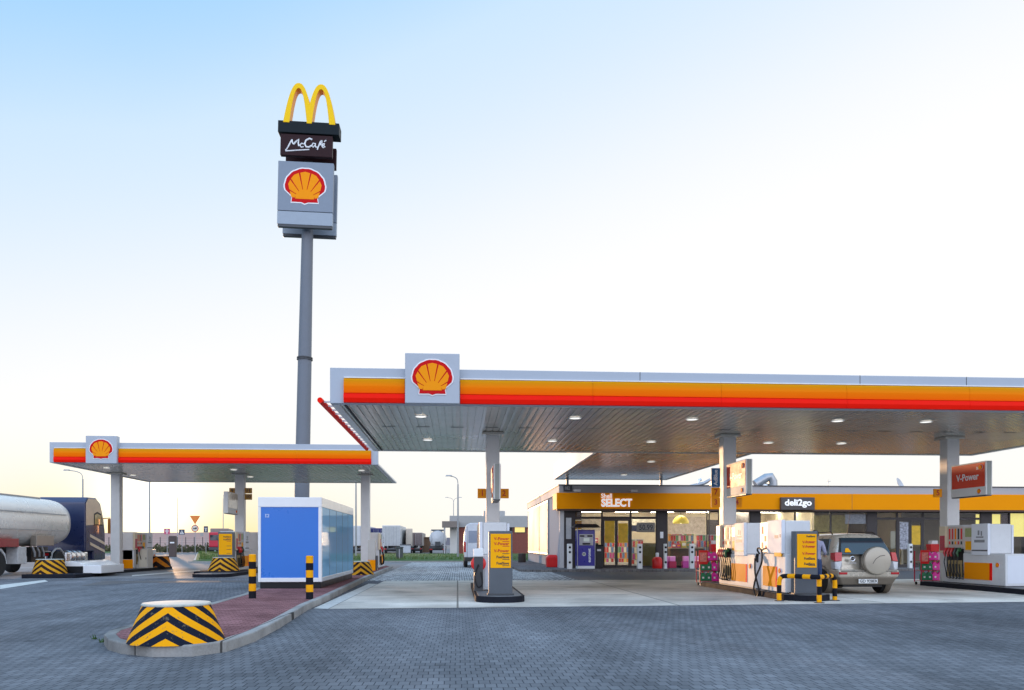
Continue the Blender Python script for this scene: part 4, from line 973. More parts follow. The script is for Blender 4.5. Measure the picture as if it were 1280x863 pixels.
# ================================================================== TANKER LORRY (trailer and tractor coupled: one thing)
tk = thing('tanker_lorry', 'tanker lorry with polished silver tank and dark blue cab at the left edge', 'tanker', (-20.45, 36, .009)); tl = tk.location
tank_m = mat('polished_tank', (.86, .82, .75), .28, metal=.18, var=.05, vscale=.8)
mb = MB(); prof = [(.05, 5.95), (.5, 5.92), (.85, 5.80), (1.05, 5.55), (1.15, 5.15), (1.17, 4.9), (1.17, -7)]
vs = []; nq = 48
for r_, h in prof:
    for j in range(nq):
        a = 2*pi*j/nq; c_, s_ = cos(a), sin(a); e = .82
        vs.append((1.03*r_*(abs(c_)**e)*(1 if c_ > 0 else -1), h, 2.43+.98*r_*(abs(s_)**e)*(1 if s_ > 0 else -1)))
mb.add(vs, [(i*nq+j, i*nq+(j+1) % nq, (i+1)*nq+(j+1) % nq, (i+1)*nq+j) for i in range(len(prof)-1) for j in range(nq)]+[tuple(range(nq))], 0, True)
tank = mb.build('tank', tank_m, tk)
MB().box(1.19, 1.222, -7, 4.95, 2.80, 2.83).box(1.18, 1.215, -7, 4.9, 2.02, 2.05).build('tank_seam', steel, tank)
MB().box(-.4, .4, -6, 4, 3.55, 3.62).build('catwalk', steel, tank)
MB().box(-.5, .5, -7, 4.5, .95, 1.25).build('chassis', grey_dark, tk)
MB().box(1.0, 1.28, 1.9, 3.5, 1.30, 1.78).build('tool_box', mat('tool_box', (.35, .30, .25), .35, metal=.4, var=.1), tk, bevel=.02)
MB().box(.9, 1.25, -2.5, .5, 1.25, 1.62).build('red_side_panel', mat('tanker_red', (.30, .012, .02), .35), tk, bevel=.02)
for y in (-2.3, -.9):
    for sx in (-1, 1):
        w = MB().lathe([(.28, -.17), (.48, -.18), (.52, -.1), (.52, .1), (.48, .18), (.28, .17)], 28, (sx*1.02, y, .53), 'x').build('wheel', tyre, tk)
        MB().lathe([(.27, 0), (.27, sx*.12), (.12, sx*.06), (.1, sx*.16), (.02, sx*.16)], 20, (sx*1.02, y, .53), 'x').build('rim', alu, w)
    MB().tube([(1.1, y-.62, .55), (1.1, y-.5, .95), (1.1, y-.25, 1.14), (1.1, y, 1.18), (1.1, y+.25, 1.14), (1.1, y+.5, .95), (1.1, y+.62, .55)], .05, 8).build('mudguard', white_gloss, tk)
MB().box(.7, 1.2, .5, 1.2, .5, 1.25).build('pump_cabinet', mat('cabinet_white', (.6, .6, .6), .4, var=.2, vscale=8), tk, bevel=.02)
MB().box(.8, 1.0, 2.0, 3.2, .55, 1.2).build('valve_box', black_g, tk)
for i in range(3): MB().tube([(1.05, 2.0+i*.4, 1.25), (1.12, 2.05+i*.4, 1.0), (1.1, 2.1+i*.4, .8)], .05, 8).build('valve_pipe', steel, tk)
MB().box(.55, .62, 1.4, 4.5, .95, 1.05).build('side_rail', steel, tk)
# tractor
navy = mat('cab_navy', (.012, .022, .085), .3, var=.06, coat=.5)
cab_br = mat('cab_side', (.10, .085, .11), .25, metal=.3, var=.15, vscale=1.2, coat=.5)
y0 = 6.85
mb = MB(); side = [(y0, 1.0), (y0, 3.55), (y0+.25, 3.82), (y0+1.2, 3.84), (y0+1.75, 3.55), (y0+2.15, 2.7), (y0+2.3, 2.1), (y0+2.35, .55), (y0+.9, .55), (y0+.9, 1.0)]
mb.prism(side, 'x', -1.22, 1.22); cab = mb.build('cab', [navy], tk, bevel=.06, seg=3)
MB().box(1.222, 1.2345, y0+.02, y0+.45, 1.05, 2.3).build('side_deflector', navy, tk)
mb = MB(); mb.prism([(y0+.05, 2.35), (y0+.05, 3.5), (y0+.3, 3.74), (y0+1.2, 3.76), (y0+1.7, 3.42), (y0+2.1, 2.45)], 'x', 1.222, 1.234); mb.build('cab_upper_side', mat('cab_tan', (.85, .62, .42), .4, var=.1, spec=.3), tk)
mb = MB(); mb.prism([(y0+.92, 2.36), (y0+.92, 2.98), (y0+1.3, 3.1), (y0+1.78, 3.0), (y0+2.02, 2.36)], 'x', 1.236, 1.243); w_ = mb.build('side_window', black_g, tk)
mb = MB(); mb.prism([(y0+1.02, 2.44), (y0+1.02, 2.92), (y0+1.3, 3.0), (y0+1.72, 2.92), (y0+1.9, 2.44)], 'x', 1.243, 1.247); mb.build('pane', mat('cab_pane_sky_tint', (.62, .46, .20), .12, var=.05), w_)  # pane colour stands in for the sunset sky seen through the cab
for q in range(2):
    mb = MB(); mb.prism([(y0+.5, 1.75-q*.42), (y0+.5, 1.9-q*.42), (y0+2.2, 1.48-q*.42), (y0+2.25, 1.33-q*.42)], 'x', 1.222, 1.236); mb.build('cab_stripe', mat('cab_silver', (.85, .70, .52), .35, var=.05), tk)
MB().tube([(1.2, y0+2.0, 2.75), (1.55, y0+2.1, 2.8), (1.62, y0+2.1, 2.6)], .03, 6).box(1.48, 1.74, y0+2.0, y0+2.14, 1.95, 2.75).build('mirror', mat('mirror_shell', (.55, .22, .05), .3, metal=.3, var=.1), tk, bevel=.04)
for y in (4.2, y0+1.55):
    for sx in (-1, 1):
        w = MB().lathe([(.28, -.17), (.48, -.18), (.52, -.1), (.52, .1), (.48, .18), (.28, .17)], 28, (sx*1.03, y, .53), 'x').build('wheel', tyre, tk)
        MB().lathe([(.27, 0), (.27, sx*.12), (.12, sx*.06), (.1, sx*.16), (.02, sx*.16)], 20, (sx*1.03, y, .53), 'x').build('rim', alu, w)
MB().tube([(1.1, 3.5, .55), (1.1, 3.65, .95), (1.1, 4.0, 1.15), (1.1, 4.4, 1.15), (1.1, 4.75, .95), (1.1, 4.9, .55)], .05, 8).build('mudguard', grey_lt, tk)
for i in range(3): MB().lathe([(.02, -.02), (.3, 0), (.32, .04), (.32, .42), (.3, .46), (.02, .48)], 20, (.95, 5.3+i*.52, .75), 'y').build('air_tank', alu, tk)
MB().box(.6, 1.2, 4.9, 7.2, .45, .98).build('fuel_tank', alu, tk, bevel=.08)
MB().box(-1.2, 1.2, 3.35, 3.4, .8, 1.0).build('light_bar', black_g, tk)
MB().box(.85, 1.1, 3.33, 3.35, .84, .94).build('tail_light', mat('tail_red', (.55, .015, .02)), tk)
# ================================================================== PARKED LORRIES FAR BEHIND
def lorry(uc, Y, w, vtop, label, body, rear=None, L=13, bars=True, rz=0.0, zb=1.1):
    xc = X(uc, Y); H = hz(vtop, Y/(CA-(uc-U0)/FPX*SA))
    t = thing('parked_lorry', label, 'lorry', (xc, Y, 0), rz, 'lorries parked behind the station')
    MB().box(-w/2, w/2, 0, L, zb, H).build('box_body', body, t, bevel=.03)
    r_ = MB().box(-w/2+.08, w/2-.08, -.04, 0, zb+.1, H-.12).build('rear_doors', rear or body, t, bevel=.01)
    if bars:
        mb = MB()
        for x in (-.75, -.3, .3, .75): mb.box(x*w/2.5-.025, x*w/2.5+.025, -.08, -.04, zb+.15, H-.2)
        mb.box(-.015, .015, -.045, -.04, zb+.1, H-.12); mb.build('lock_rod', steel, r_)
    MB().box(-w/2, w/2, -.1, .1, .55, .75).box(-.5, -.4, 0, L, .75, zb).box(.4, .5, 0, L, .75, zb).build('bumper', grey_dark, t)
    for sx in (-1, 1):
        MB().box(min(sx*w*.28, sx*w*.46), max(sx*w*.28, sx*w*.46), -.13, -.1, .58, .72).build('tail_light', mat('tail_red', (.55, .015, .02)), t)
        for y in (1.8, 3.1): MB().lathe([(.3, -.18), (.5, -.16), (.5, .16), (.3, .18)], 16, (sx*(w/2-.25), y, .5), 'x').build('wheel', tyre, t)
    MB().box(-w/2, w/2, -.02, .02, .3, .7).build('mud_flap', black_g, t)
    return t
lb = mat('lorry_white', (.62, .62, .62), .45, var=.06, dirt=.2)
lorry(447.5, 118, 2.5, 657.5, 'white box lorry half hidden by the canopy column right of the kiosk', lb)
lorry(470, 122, 2.6, 660.5, 'dark blue curtain lorry beside the white container lorry', mat('lorry_blue', (.02, .022, .14), .5, var=.1))
lorry(489, 116, 2.55, 657, 'white container lorry with tall rear doors and lock rods', lb, mat('container_grey', (.5, .5, .49), .45, var=.12))
lorry(504, 140, 2.5, 668, 'low pale trailer behind the container lorry', mat('lorry_pink', (.55, .46, .42), .5, var=.08), L=8)
lorry(511.5, 120, 1.0, 661, 'narrow cream lorry side standing askew beside the brown one', mat('lorry_cream', (.62, .52, .42), .5, var=.06), L=9, bars=False, rz=.06)
lorry(521, 121, 1.6, 666, 'brown and grey box lorry right of the cream lorry', mat('lorry_grey', (.30, .27, .26), .5, var=.1), mat('lorry_brown', (.16, .10, .09), .5, var=.1))
# far tanker from behind
t = thing('tanker_truck', 'far white tanker truck seen from behind near the building', 'tanker', (X(547, 112), 112, 0), 0)
MB().lathe([(.05, -.25), (.7, -.18), (1.1, 0), (1.15, .2), (1.15, 9)], 28, (0, 0, 2.15), 'y').build('tank', mat('tank_white', (.66, .66, .67), .3, var=.08), t)
MB().box(-1.15, 1.15, -.2, 7, .7, 1.1).box(-.9, .9, 0, 6, 3.25, 3.4).build('chassis', grey_dark, t)
MB().box(-.35, .35, -.45, -.1, 1.0, 1.7).build('hose_box', grey_dark, t, bevel=.05)
MB().tube([(-.9, -.3, 1.1), (-.9, -.3, 3.3), (.9, -.3, 3.3), (.9, -.3, 1.1)], .04, 6).build('ladder', steel, t)
MB().box(-1.2, 1.2, -.35, -.1, .5, .75).build('bumper', black_g, t)
for sx in (-1, 1):
    MB().lathe([(.3, -.2), (.5, -.18), (.5, .18), (.3, .2)], 16, (sx*.95, 1, .5), 'x').build('wheel', tyre, t)
    MB().box(min(sx*.7, sx*1.1), max(sx*.7, sx*1.1), -.37, -.35, .55, .7).build('tail_light', mat('tail_red', (.55, .015, .02)), t)
# red lorry far left
Y = 120; xr = X(272.5, Y)
t = thing('red_lorry', 'red lorry cab with grey trailer far behind the truck pumps', 'lorry', (xr, Y, 0), radians(12))
MB().box(-1.25, 1.25, 0, 2.2, .9, 3.1).build('cab', mat('lorry_red', (.55, .02, .05), .35, var=.08), t, bevel=.15, seg=3)
MB().box(-1.1, 1.1, -.03, 0, 1.9, 2.7).build('windscreen', gl_, t)
MB().box(-1.25, 1.25, -.08, .3, .45, .9).build('bumper', grey_dark, t, bevel=.05)
MB().box(-1.28, 1.28, 2.6, 15, 1.0, 3.7).build('trailer', mat('trailer_grey', (.25, .22, .2), .5, var=.1), t, bevel=.03)
MB().box(-.5, .5, .3, 14, .5, 1.0).build('chassis', grey_dark, t)
for sx in (-1, 1):
    for y in (1.0, 4.5, 12, 13.2): MB().lathe([(.3, -.15), (.5, -.14), (.5, .14), (.3, .15)], 14, (sx*1.05, y, .5), 'x').build('wheel', tyre, t)
# ================================================================== BACKGROUND BUILDING
YB = 98.0; xa = X(563.5, YB); xb2 = X(700, YB)
t = thing('service_building', 'low flat roofed building with grey parapet and brick red walls behind the van', 'building', (xa, YB, 0))
Wd = xb2-xa; ht = hz(645, YB)
MB().box(0, Wd, 0, 14, 0, ht-1.4).build('wall', mat('brick_red_wall', (.22, .06, .04), .75, var=.2, vscale=4), t)
MB().box(-.15, Wd+.15, -.15, 14.15, ht-1.4, ht).build('parapet', mat('parapet_grey', (.38, .37, .36), .5, var=.06), t, bevel=.02)
MB().box(-.1, .85, -.12, 14, 0, ht-1.4).build('end_wall', mat('render_white', (.62, .60, .56), .7, var=.06), t)
ax = X(553, YB)-xa
MB().box(ax, X(574, YB)-xa, -2.5, -.16, hz(660, YB), hz(652.5, YB)).build('entrance_canopy', mat('canopy_brown', (.20, .16, .14), .5, var=.08), t)
MB().box(ax+.2, ax+.4, -2.3, -2.1, 0, hz(660, YB)).build('canopy_post', steel, t)
MB().box(X(605, YB)-xa, X(633, YB)-xa, 3, 6, ht, hz(637.5, YB)).build('roof_box', mat('parapet_grey', (.38, .37, .36)), t)
w0 = X(643.5, YB)-xa; w1 = X(656, YB)-xa
f = MB().box(w0-.1, w1+.1, -.04, 0, hz(665.5, YB)-.1, hz(658, YB)+.1).build('window', taupe, t)
MB().box(w0, w1, -.05, -.04, hz(665.5, YB), hz(658, YB)).build('pane', mat('lit_pane', (.8, .6, .2), .4, var=.1, emit=.55, ecol=(1, .72, .16)), f)
f = MB().box(X(632, YB)-xa, X(641, YB)-xa, -.04, 0, hz(665.5, YB)-.1, hz(658, YB)+.1).build('window', taupe, t); MB().box(X(633, YB)-xa, X(640, YB)-xa, -.05, -.04, hz(665.5, YB), hz(658.5, YB)).build('pane', glass_dk, f)
MB().box(X(588, YB)-xa, X(600, YB)-xa, -.05, 0, 0, 2.4).build('door', taupe, t)
tag(MB().box(X(526, 128), X(538, 128), 128, 131, 0, hz(672.5, 128)).box(X(526, 128)-.3, X(538, 128)+.3, 127.8, 131.2, hz(672.5, 128), hz(671.5, 128)).build('wooden_shed', mat('shed_wood', (.17, .10, .06), .8, var=.25, vscale=6)), 'low brown wooden shed between the lorries and the far tanker', 'shed')
# warehouse on the skyline, left
t = thing('warehouse', 'long pale pinkish warehouse on the skyline behind the fence', 'warehouse', (X(30, 260), 250, 0))
wl = X(420, 250)-X(30, 260)
mb = MB(); wp = [(0, 0), (0, 2.6), (28, 4.7), (wl, 5.1), (wl, 0)]; mb.prism(wp, 'y', 0, 60); mb.build('wall', mat('warehouse_cladding', (.52, .36, .32), .6, var=.1, vscale=.1), t)
for i in range(5): MB().box(3, wl-1, -.1, 0, .5+i*.5, .62+i*.5).build('cladding_rail', mat('cladding_light', (.66, .52, .48), .6, var=.05), t)
# mesh fence
t = thing('mesh_fence', 'long wire mesh fence with dark posts in front of the pinkish warehouse', 'fence', (X(28, 135), 135, 0))
fl = X(285, 135)-X(28, 135); mb = MB()
n_ = 24
for i in range(n_+1):
    x = fl*i/n_; MB().box(x-.05, x+.05, -.05, .05, 0, 2.5).build('fence_post', grey_dark, t)
for k in range(9): mb.box(0, fl, -.012, .012, .1+k*.26, .125+k*.26)
mb.build('mesh_wires', mat('fence_wire', (.3, .3, .31), .5, metal=.5), t)
# hedge line at the foot of the fence
R = random.Random(11); mb = MB()
for i in range(2600):
    x = R.uniform(X(28, 131), X(262, 131)); y = 131+R.gauss(0, .7); z = abs(R.gauss(0, .45)); s_ = R.uniform(.12, .3); a = R.uniform(0, pi)
    mb.add([(x-s_*cos(a), y-s_*sin(a), z), (x+s_*cos(a), y+s_*sin(a), z+.05), (x+R.uniform(-.2, .2), y, z+s_*1.6)], [(0, 1, 2)], R.randrange(2))
struct(mb.build('ground_cover', [mat('hedge_a', (.07, .08, .03), .85), mat('hedge_b', (.12, .10, .05), .85)]), 'stuff')
# ================================================================== LAMPS, ROAD SIGNS
def lamp(u, Y, vtop, arm, label, both=False):
    x = X(u, Y); H = hz(vtop, Y/(CA-(u-U0)/FPX*SA))
    t = thing('street_lamp', label, 'street lamp', (x, Y, 0), 0, 'street lamps round the station')
    m = mat('lamp_steel', (.34, .35, .37), .45, metal=.4, var=.05)
    MB().tube([(0, 0, 0), (0, 0, 1.1), (0, 0, H*.9)], [.10, .09, .06], 10).build('pole', m, t)
    for sg in ((1, -1) if both else (1,)):
        a = arm*sg
        MB().tube(smooth([(0, 0, H*.895), (a*.08, 0, H*.955), (a*.4, 0, H*.985), (a, 0, H)]), .035, 8).build('arm', m, t)
        MB().hexa([(a-.28, -.1, H-.05), (a+.28, -.1, H-.02), (a+.28, .1, H-.02), (a-.28, .1, H-.05)], [(a-.22, -.07, H+.06), (a+.22, -.07, H+.06), (a+.22, .07, H+.06), (a-.22, .07, H+.06)]).build('lamp_head', m, t)
    return t
lamp(572.5, 66, 595, -.75, 'tall street lamp with curved arm on the grass left of the van')
lamp(567, 150, 622, -1.3, 'fainter twin-arm street lamp behind the tall lamp by the van', True)
lamp(445, 72, 588, .9, 'thin street lamp rising just right of the kiosk')
lamp(103.5, 75, 588, -1.4, 'street lamp rising above the dark blue tanker cab')
lamp(187, 80, 560, -1.6, 'tall street lamp pole right of the leftmost canopy column')
lamp(222, 190, 616, -2.2, 'far street lamp with arm over the pedestrian sign')
lamp(279, 170, 616, .9, 'far street lamp behind the red lorry')
lamp(187, 230, 635, -.9, 'most distant street lamp, small beside the tall pole at left')
def sign(u, Y, vtop, w, h, label, col, kind='square', back=None):
    x = X(u, Y); k = Y/(CA-(u-U0)/FPX*SA); zt_ = hz(vtop, k)
    t = thing('road_sign', label, 'road sign', (x, Y, 0), 0, 'road signs along the exit road')
    MB().tube([(0, 0, 0), (0, 0, zt_-.05)], .035, 8).build('pole', steel, t)
    if kind == 'square': p = MB().box(-w/2, w/2, -.07, -.04, zt_-h, zt_).build('plate', col, t, bevel=.01)
    elif kind == 'tri':
        mb = MB(); mb.prism([(-w/2, zt_), (w/2, zt_), (0, zt_-h)], 'y', -.07, -.04); p = mb.build('plate', col, t)
    else:
        p = MB().lathe([(w/2, -.07), (w/2, -.04)], 28, (0, 0, zt_-h/2), 'y', sm=False).build('plate', col, t)
    return t, p, zt_
so = mat('sign_orange', (.80, .20, .02), .45, var=.05); sb_ = mat('sign_grey_dark', (.05, .06, .10), .5)
m_rs = mat('sign_pinkred', (.55, .10, .18), .45); m_wp = mat('sign_pale', (.72, .66, .55))
t, p, z_ = sign(209, 98, 661, .7, .68, 'square pink and white road sign, leftmost of the sign row', m_rs)
MB().box(-.06, .06, -.075, -.07, z_-.6, z_-.08).box(-.2, .2, -.075, -.07, z_-.34, z_-.24).build('symbol', wht, p)
t, p, z_ = sign(227.5, 100, 662, .68, .66, 'square pedestrian crossing sign between pink sign and give-way sign', sb_)
mb = MB(); mb.prism([(-.25, z_-.58), (.25, z_-.58), (0, z_-.10)], 'y', -.075, -.07); mb.build('symbol', wht, p)
MB().tube([(-.1, -.08, z_-.55), (0, -.08, z_-.35), (.1, -.08, z_-.55)], .025, 6).tube([(0, -.08, z_-.35), (.01, -.08, z_-.22)], .035, 6).build('figure', ink, p)
t, p, z_ = sign(244, 92, 645, 1.15, .95, 'orange give-way triangle over a round sign on one pole', so, 'tri')
mb = MB(); mb.prism([(-.36, z_-.14), (.36, z_-.14), (0, z_-.74)], 'y', -.075, -.0701); mb.build('inner_face', mat('sign_orange_in', (.85, .26, .03), .45, var=.04), p)
q = MB().lathe([(.40, -.09), (.40, -.06)], 28, (0, 0, z_-1.42), 'y', sm=False).build('round_plate', mat('sign_rim', (.55, .06, .05), .45), t)
MB().lathe([(.31, -.095), (.31, -.09)], 28, (0, 0, z_-1.42), 'y', sm=False).build('round_face', m_wp, q)
MB().box(-.2, .2, -.1, -.095, z_-1.50, z_-1.38).box(.05, .2, -.1, -.095, z_-1.38, z_-1.3).build('lorry_symbol', ink, q)
t, p, z_ = sign(257.5, 96, 658, .5, .72, 'narrow dark sign with white arrow right of the give-way sign', sb_)
MB().box(-.05, .05, -.075, -.07, z_-.6, z_-.2).box(-.13, .13, -.075, -.07, z_-.3, z_-.2).build('symbol', wht, p)
MB().box(-.62, -.28, -.07, -.04, z_-1.15, z_-.75).build('small_plate', mat('sign_greyp', (.35, .34, .33), .5), t)
t = thing('meter_pillar', 'dark brown free-standing pillar with small white plate beside the road', 'pillar', (X(216, 88), 88, 0))
MB().box(-.36, .36, -.2, .2, 0, 2.25).build('pillar_body', mat('pillar_brown', (.075, .05, .045), .45, var=.1), t, bevel=.04)
MB().box(-.22, .22, -.21, -.2, 1.45, 1.6).build('name_plate', wht, t)
# bins on the verge
t = thing('litter_bin', 'pair-topped dark grey litter bin on the grass right of the kiosk', 'bin', (X(499.5, 62.5), 62.5, .1))
MB().box(-.26, .26, -.25, .25, 0, .95).build('bin_body', mat('bin_grey', (.07, .08, .075), .6, var=.2), t, bevel=.04)
MB().box(-.29, .29, -.28, .28, .95, 1.08).build('lid', mat('bin_grey', (.07, .08, .075)), t, bevel=.04)
MB().box(-.04, .04, -.262, -.25, .1, .9).build('front_rib', steel, t)
t = thing('waste_container', 'pale grey container standing far behind the litter bin', 'container', (X(507, 110), 110, 0))
MB().box(-.7, .7, -.5, .5, .15, 1.2).build('container_body', grey_lt, t, bevel=.05)
MB().box(-.75, .75, -.55, .55, 1.2, 1.32).build('lid', grey_dark, t, bevel=.04)
# weeds at the kerb
R = random.Random(21)
for (u, v, nb, lb_) in ((131, 804, 26, 'small green weed at the left end of the near kerb'), (118, 800, 10, 'tiny weed in the paving joint left of the near kerb')):
    gx, gy = G(u, v); t = thing('weed', lb_, 'weed', (gx-.03, gy+.05, .004), 0)
    mb = MB()
    for i in range(nb):
        a = R.uniform(0, 2*pi); l = R.uniform(.03, .09); w_ = .012; bx, by = R.gauss(0, .03), R.gauss(0, .03)
        mb.add([(bx-w_*sin(a), by+w_*cos(a), 0), (bx+w_*sin(a), by-w_*cos(a), 0), (bx+.6*l*cos(a), by+.6*l*sin(a), l), ], [(0, 1, 2)])
    mb.build('leaves', mat('weed_green', (.06, .12, .025), .8, var=.3), t)
# ================================================================== SHOP
YS = 42.25; SX0 = 5.42; SX1 = 38.0; SYB = 61.6; HR = 4.5
sh = thing('shop_building', 'long flat roofed shop with orange band and dark framed glass front', 'shop', (SX0, YS, .12)); sl = sh.location
def SW_(mb, name, m, parent=None, **k):
    o = mb.build(name, m, sh if parent is None else parent, off=tuple(sl), **k); return o
def xs(u, Y=YS): return X(u, Y)
def zs(v, u=900): return Z(u, v, YS)
wall_m = mat('shop_wall_grey', (.40, .41, .44), .85, var=.06, dirt=.1, spec=.05)
SW_(MB().box(SX0, SX0+.25, YS, SYB, .12, HR-.02), 'side_wall', wall_m)
SW_(MB().box(SX0, SX1, SYB-.25, SYB, .12, HR-.02), 'rear_wall', wall_m)
SW_(MB().box(SX1-.25, SX1, YS, SYB-.25, .12, HR-.02), 'side_wall', wall_m)
rf = SW_(MB().box(SX0+.25, SX1-.25, YS+.3, SYB-.25, 4.0, 4.2), 'roof', mat('roof_grey', (.3, .3, .3), .8))
pp = mat('parapet_silver', (.42, .43, .45), .6, spec=.1, var=.06, vscale=.3)
SW_(MB().box(SX0-.06, SX1, YS-.12, YS+.2, 4.08, HR).box(SX0-.06, SX0+.2, YS+.2, SYB, 4.08, HR), 'parapet', pp, bevel=.01)
SW_(MB().box(SX0-.10, SX1, YS-.16, YS+.25, HR, HR+.05).box(SX0-.10, SX0+.24, YS+.25, SYB, HR, HR+.05), 'coping', grey_dark)
zo0, zo1 = 3.24, 4.09
ob_ = SW_(MB().box(SX0-.22, SX1, YS-.45, YS-.13, zo0, zo1).box(SX0-.22, SX0-.07, YS-.13, YS+1.3, zo0, zo1), 'orange_band', orange_b, bevel=.008)
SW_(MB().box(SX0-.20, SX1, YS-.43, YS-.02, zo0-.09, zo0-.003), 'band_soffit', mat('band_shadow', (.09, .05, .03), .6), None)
for u in (905, 1060): SW_(MB().box(xs(u)-.008, xs(u)+.008, YS-.453, YS-.45, zo0, zo1), 'band_seam', grey_dark, ob_)
# lettering on the band
def stext(s_, u0, u1, v0, v1, m, par, y, bold=.0, ext=.03):
    xc = (xs(u0, y)+xs(u1, y))/2; zc = (Z((u0+u1)/2, v0, y)+Z((u0+u1)/2, v1, y))/2
    h = Z(u0, v0, y)-Z(u0, v1, y); o = text(s_, h/.70, m, par, (xc-sl.x, y-sl.y, zc-sl.z), FRONT, min(ext, .014), 'CENTER', bold)
    w = o.dimensions.x; want = xs(u1, y)-xs(u0, y)
    bb = [v.co.x for v in o.data.vertices]; w = max(bb)-min(bb); o.scale = (want/w, 1, 1); return o
lit_w = mat('lit_letters', (.85, .85, .85), .4, var=0, emit=.5, ecol=(1, 1, 1))
stext('SELECT', 751.5, 790, 624.5, 633.8, lit_w, ob_, YS-.49, .022)
stext('Shell', 751.5, 765, 617.5, 623, lit_w, ob_, YS-.49, .004)
dg_ = SW_(MB().box(xs(975.5, 41.7), xs(1017.5, 41.7), 41.6, YS-.45, Z(996, 637.5, 41.7), Z(996, 622, 41.7)), 'sign_board', mat('deli_taupe', (.085, .07, .066), .45, var=.05), bevel=.01)
stext('deli2go', 981, 1014.5, 625, 632.6, lit_w, dg_, 41.57, .012)
ad_ = SW_(MB().box(xs(703.8), xs(714.5), YS-.2, YS-.12, zs(614.8, 709), zs(606.5, 709)), 'number_plate', grey_dark)
stext('182', 706, 712, 608.5, 612.5, mat('plate_text', (.4, .4, .4), .5), ad_, YS-.21, .005, .004)
for u in (716, 786):
    c_ = SW_(MB().tube([(xs(u), YS-.12, 4.25), (xs(u)+.05, YS-.5, 4.22)], .03, 6), 'camera_arm', white)
    SW_(MB().box(xs(u)-.0, xs(u)+.34, YS-.62, YS-.48, 4.14, 4.26), 'camera_body', white, c_, bevel=.02)
# interior
fl_m = mat('shop_floor', (.32, .31, .30), .25, var=.08); iw = mat('interior_wall', (.70, .62, .46), .7, var=.08); ic = mat('interior_ceiling', (.78, .69, .66), .7, var=.03)
YI = YS+9
SW_(MB().box(SX0+.26, SX1-.26, YS+.05, YI, .12, .13), 'interior_floor', fl_m)
SW_(MB().box(SX0+.26, SX1-.26, YI, YI+.1, .13, 3.4), 'interior_wall', iw)
SW_(MB().box(SX0+.26, SX1-.26, YS+.12, YI, 3.4, 3.45), 'interior_ceiling', ic)
for x in (20.2, 25.5): SW_(MB().box(x, x+.12, YS+2.2, YI, .13, 3.4), 'partition', iw)
li_m = mat('ceiling_tube', (1, 1, 1), .5, var=0, emit=48.0, ecol=(1, .90, .68))
for y in (YS+1.8, YS+4.2, YS+6.8):
    for k in range(8):
        x = SX0+1.6+k*2.25+(0 if y < YS+3 else .5)
        if x < 21: SW_(MB().box(x, x+1.4, y, y+.14, 3.36, 3.39), 'ceiling_light', li_m)
# warm poster walls / shelves inside as parts of the shop
for k, (u0, u1, v0, v1, col, yy) in enumerate([(727, 750, 648, 664, (.55, .50, .42), 4.0), (788, 820, 648, 660, (.5, .47, .4), 5.0), (835, 882, 646, 668, (.48, .42, .38), 6.0), (884, 899, 650, 676, (.06, .055, .06), 3.0), (1005, 1060, 644, 668, (.55, .53, .22), 5.0), (920, 938, 640, 668, (.22, .2, .2), 4.5)]):
    SW_(MB().box(xs(u0, YS+yy), xs(u1, YS+yy), YS+yy, YS+yy+.08, Z(u0, v1, YS+yy), Z(u0, v0, YS+yy)), 'menu_board', mat('board%d' % k, col, .6, var=.35, vscale=5))
gp, nt_, b_g = new_mat('shelf_goods'); N_ = nt_.nodes; tcg = N_.new('ShaderNodeTexCoord'); brg = N_.new('ShaderNodeTexBrick'); brg.offset = .35
brg.inputs['Scale'].default_value = 1; brg.inputs['Brick Width'].default_value = .16; brg.inputs['Row Height'].default_value = .36; brg.inputs['Mortar Size'].default_value = .02; brg.inputs['Mortar'].default_value = (.5, .5, .48, 1)
sg_ = N_.new('ShaderNodeSeparateXYZ'); cg_ = N_.new('ShaderNodeCombineXYZ'); nt_.links.new(tcg.outputs['Object'], sg_.inputs[0]); nt_.links.new(sg_.outputs[0], cg_.inputs[0]); nt_.links.new(sg_.outputs[2], cg_.inputs[1]); nt_.links.new(cg_.outputs[0], brg.inputs['Vector'])
brg.inputs['Color1'].default_value = (0, 0, 0, 1); brg.inputs['Color2'].default_value = (1, 1, 1, 1)
crg = N_.new('ShaderNodeValToRGB'); crg.color_ramp.interpolation = 'CONSTANT'; eg = crg.color_ramp.elements; cols = [(.5, .03, .04), (.65, .5, .1), (.1, .2, .45), (.7, .68, .6), (.6, .22, .04), (.08, .3, .12), (.75, .72, .65), (.45, .05, .25)]
while len(eg) < len(cols): eg.new(.5)
for i, c in enumerate(cols): eg[i].position = i/len(cols); eg[i].color = rgb(c)
nt_.links.new(brg.outputs['Color'], crg.inputs[0])
mxg = N_.new('ShaderNodeMix'); mxg.data_type = 'RGBA'; nt_.links.new(brg.outputs['Fac'], mxg.inputs[0]); nt_.links.new(crg.outputs[0], mxg.inputs[6]); mxg.inputs[7].default_value = (.3, .29, .27, 1); nt_.links.new(mxg.outputs[2], b_g.inputs['Base Color'])
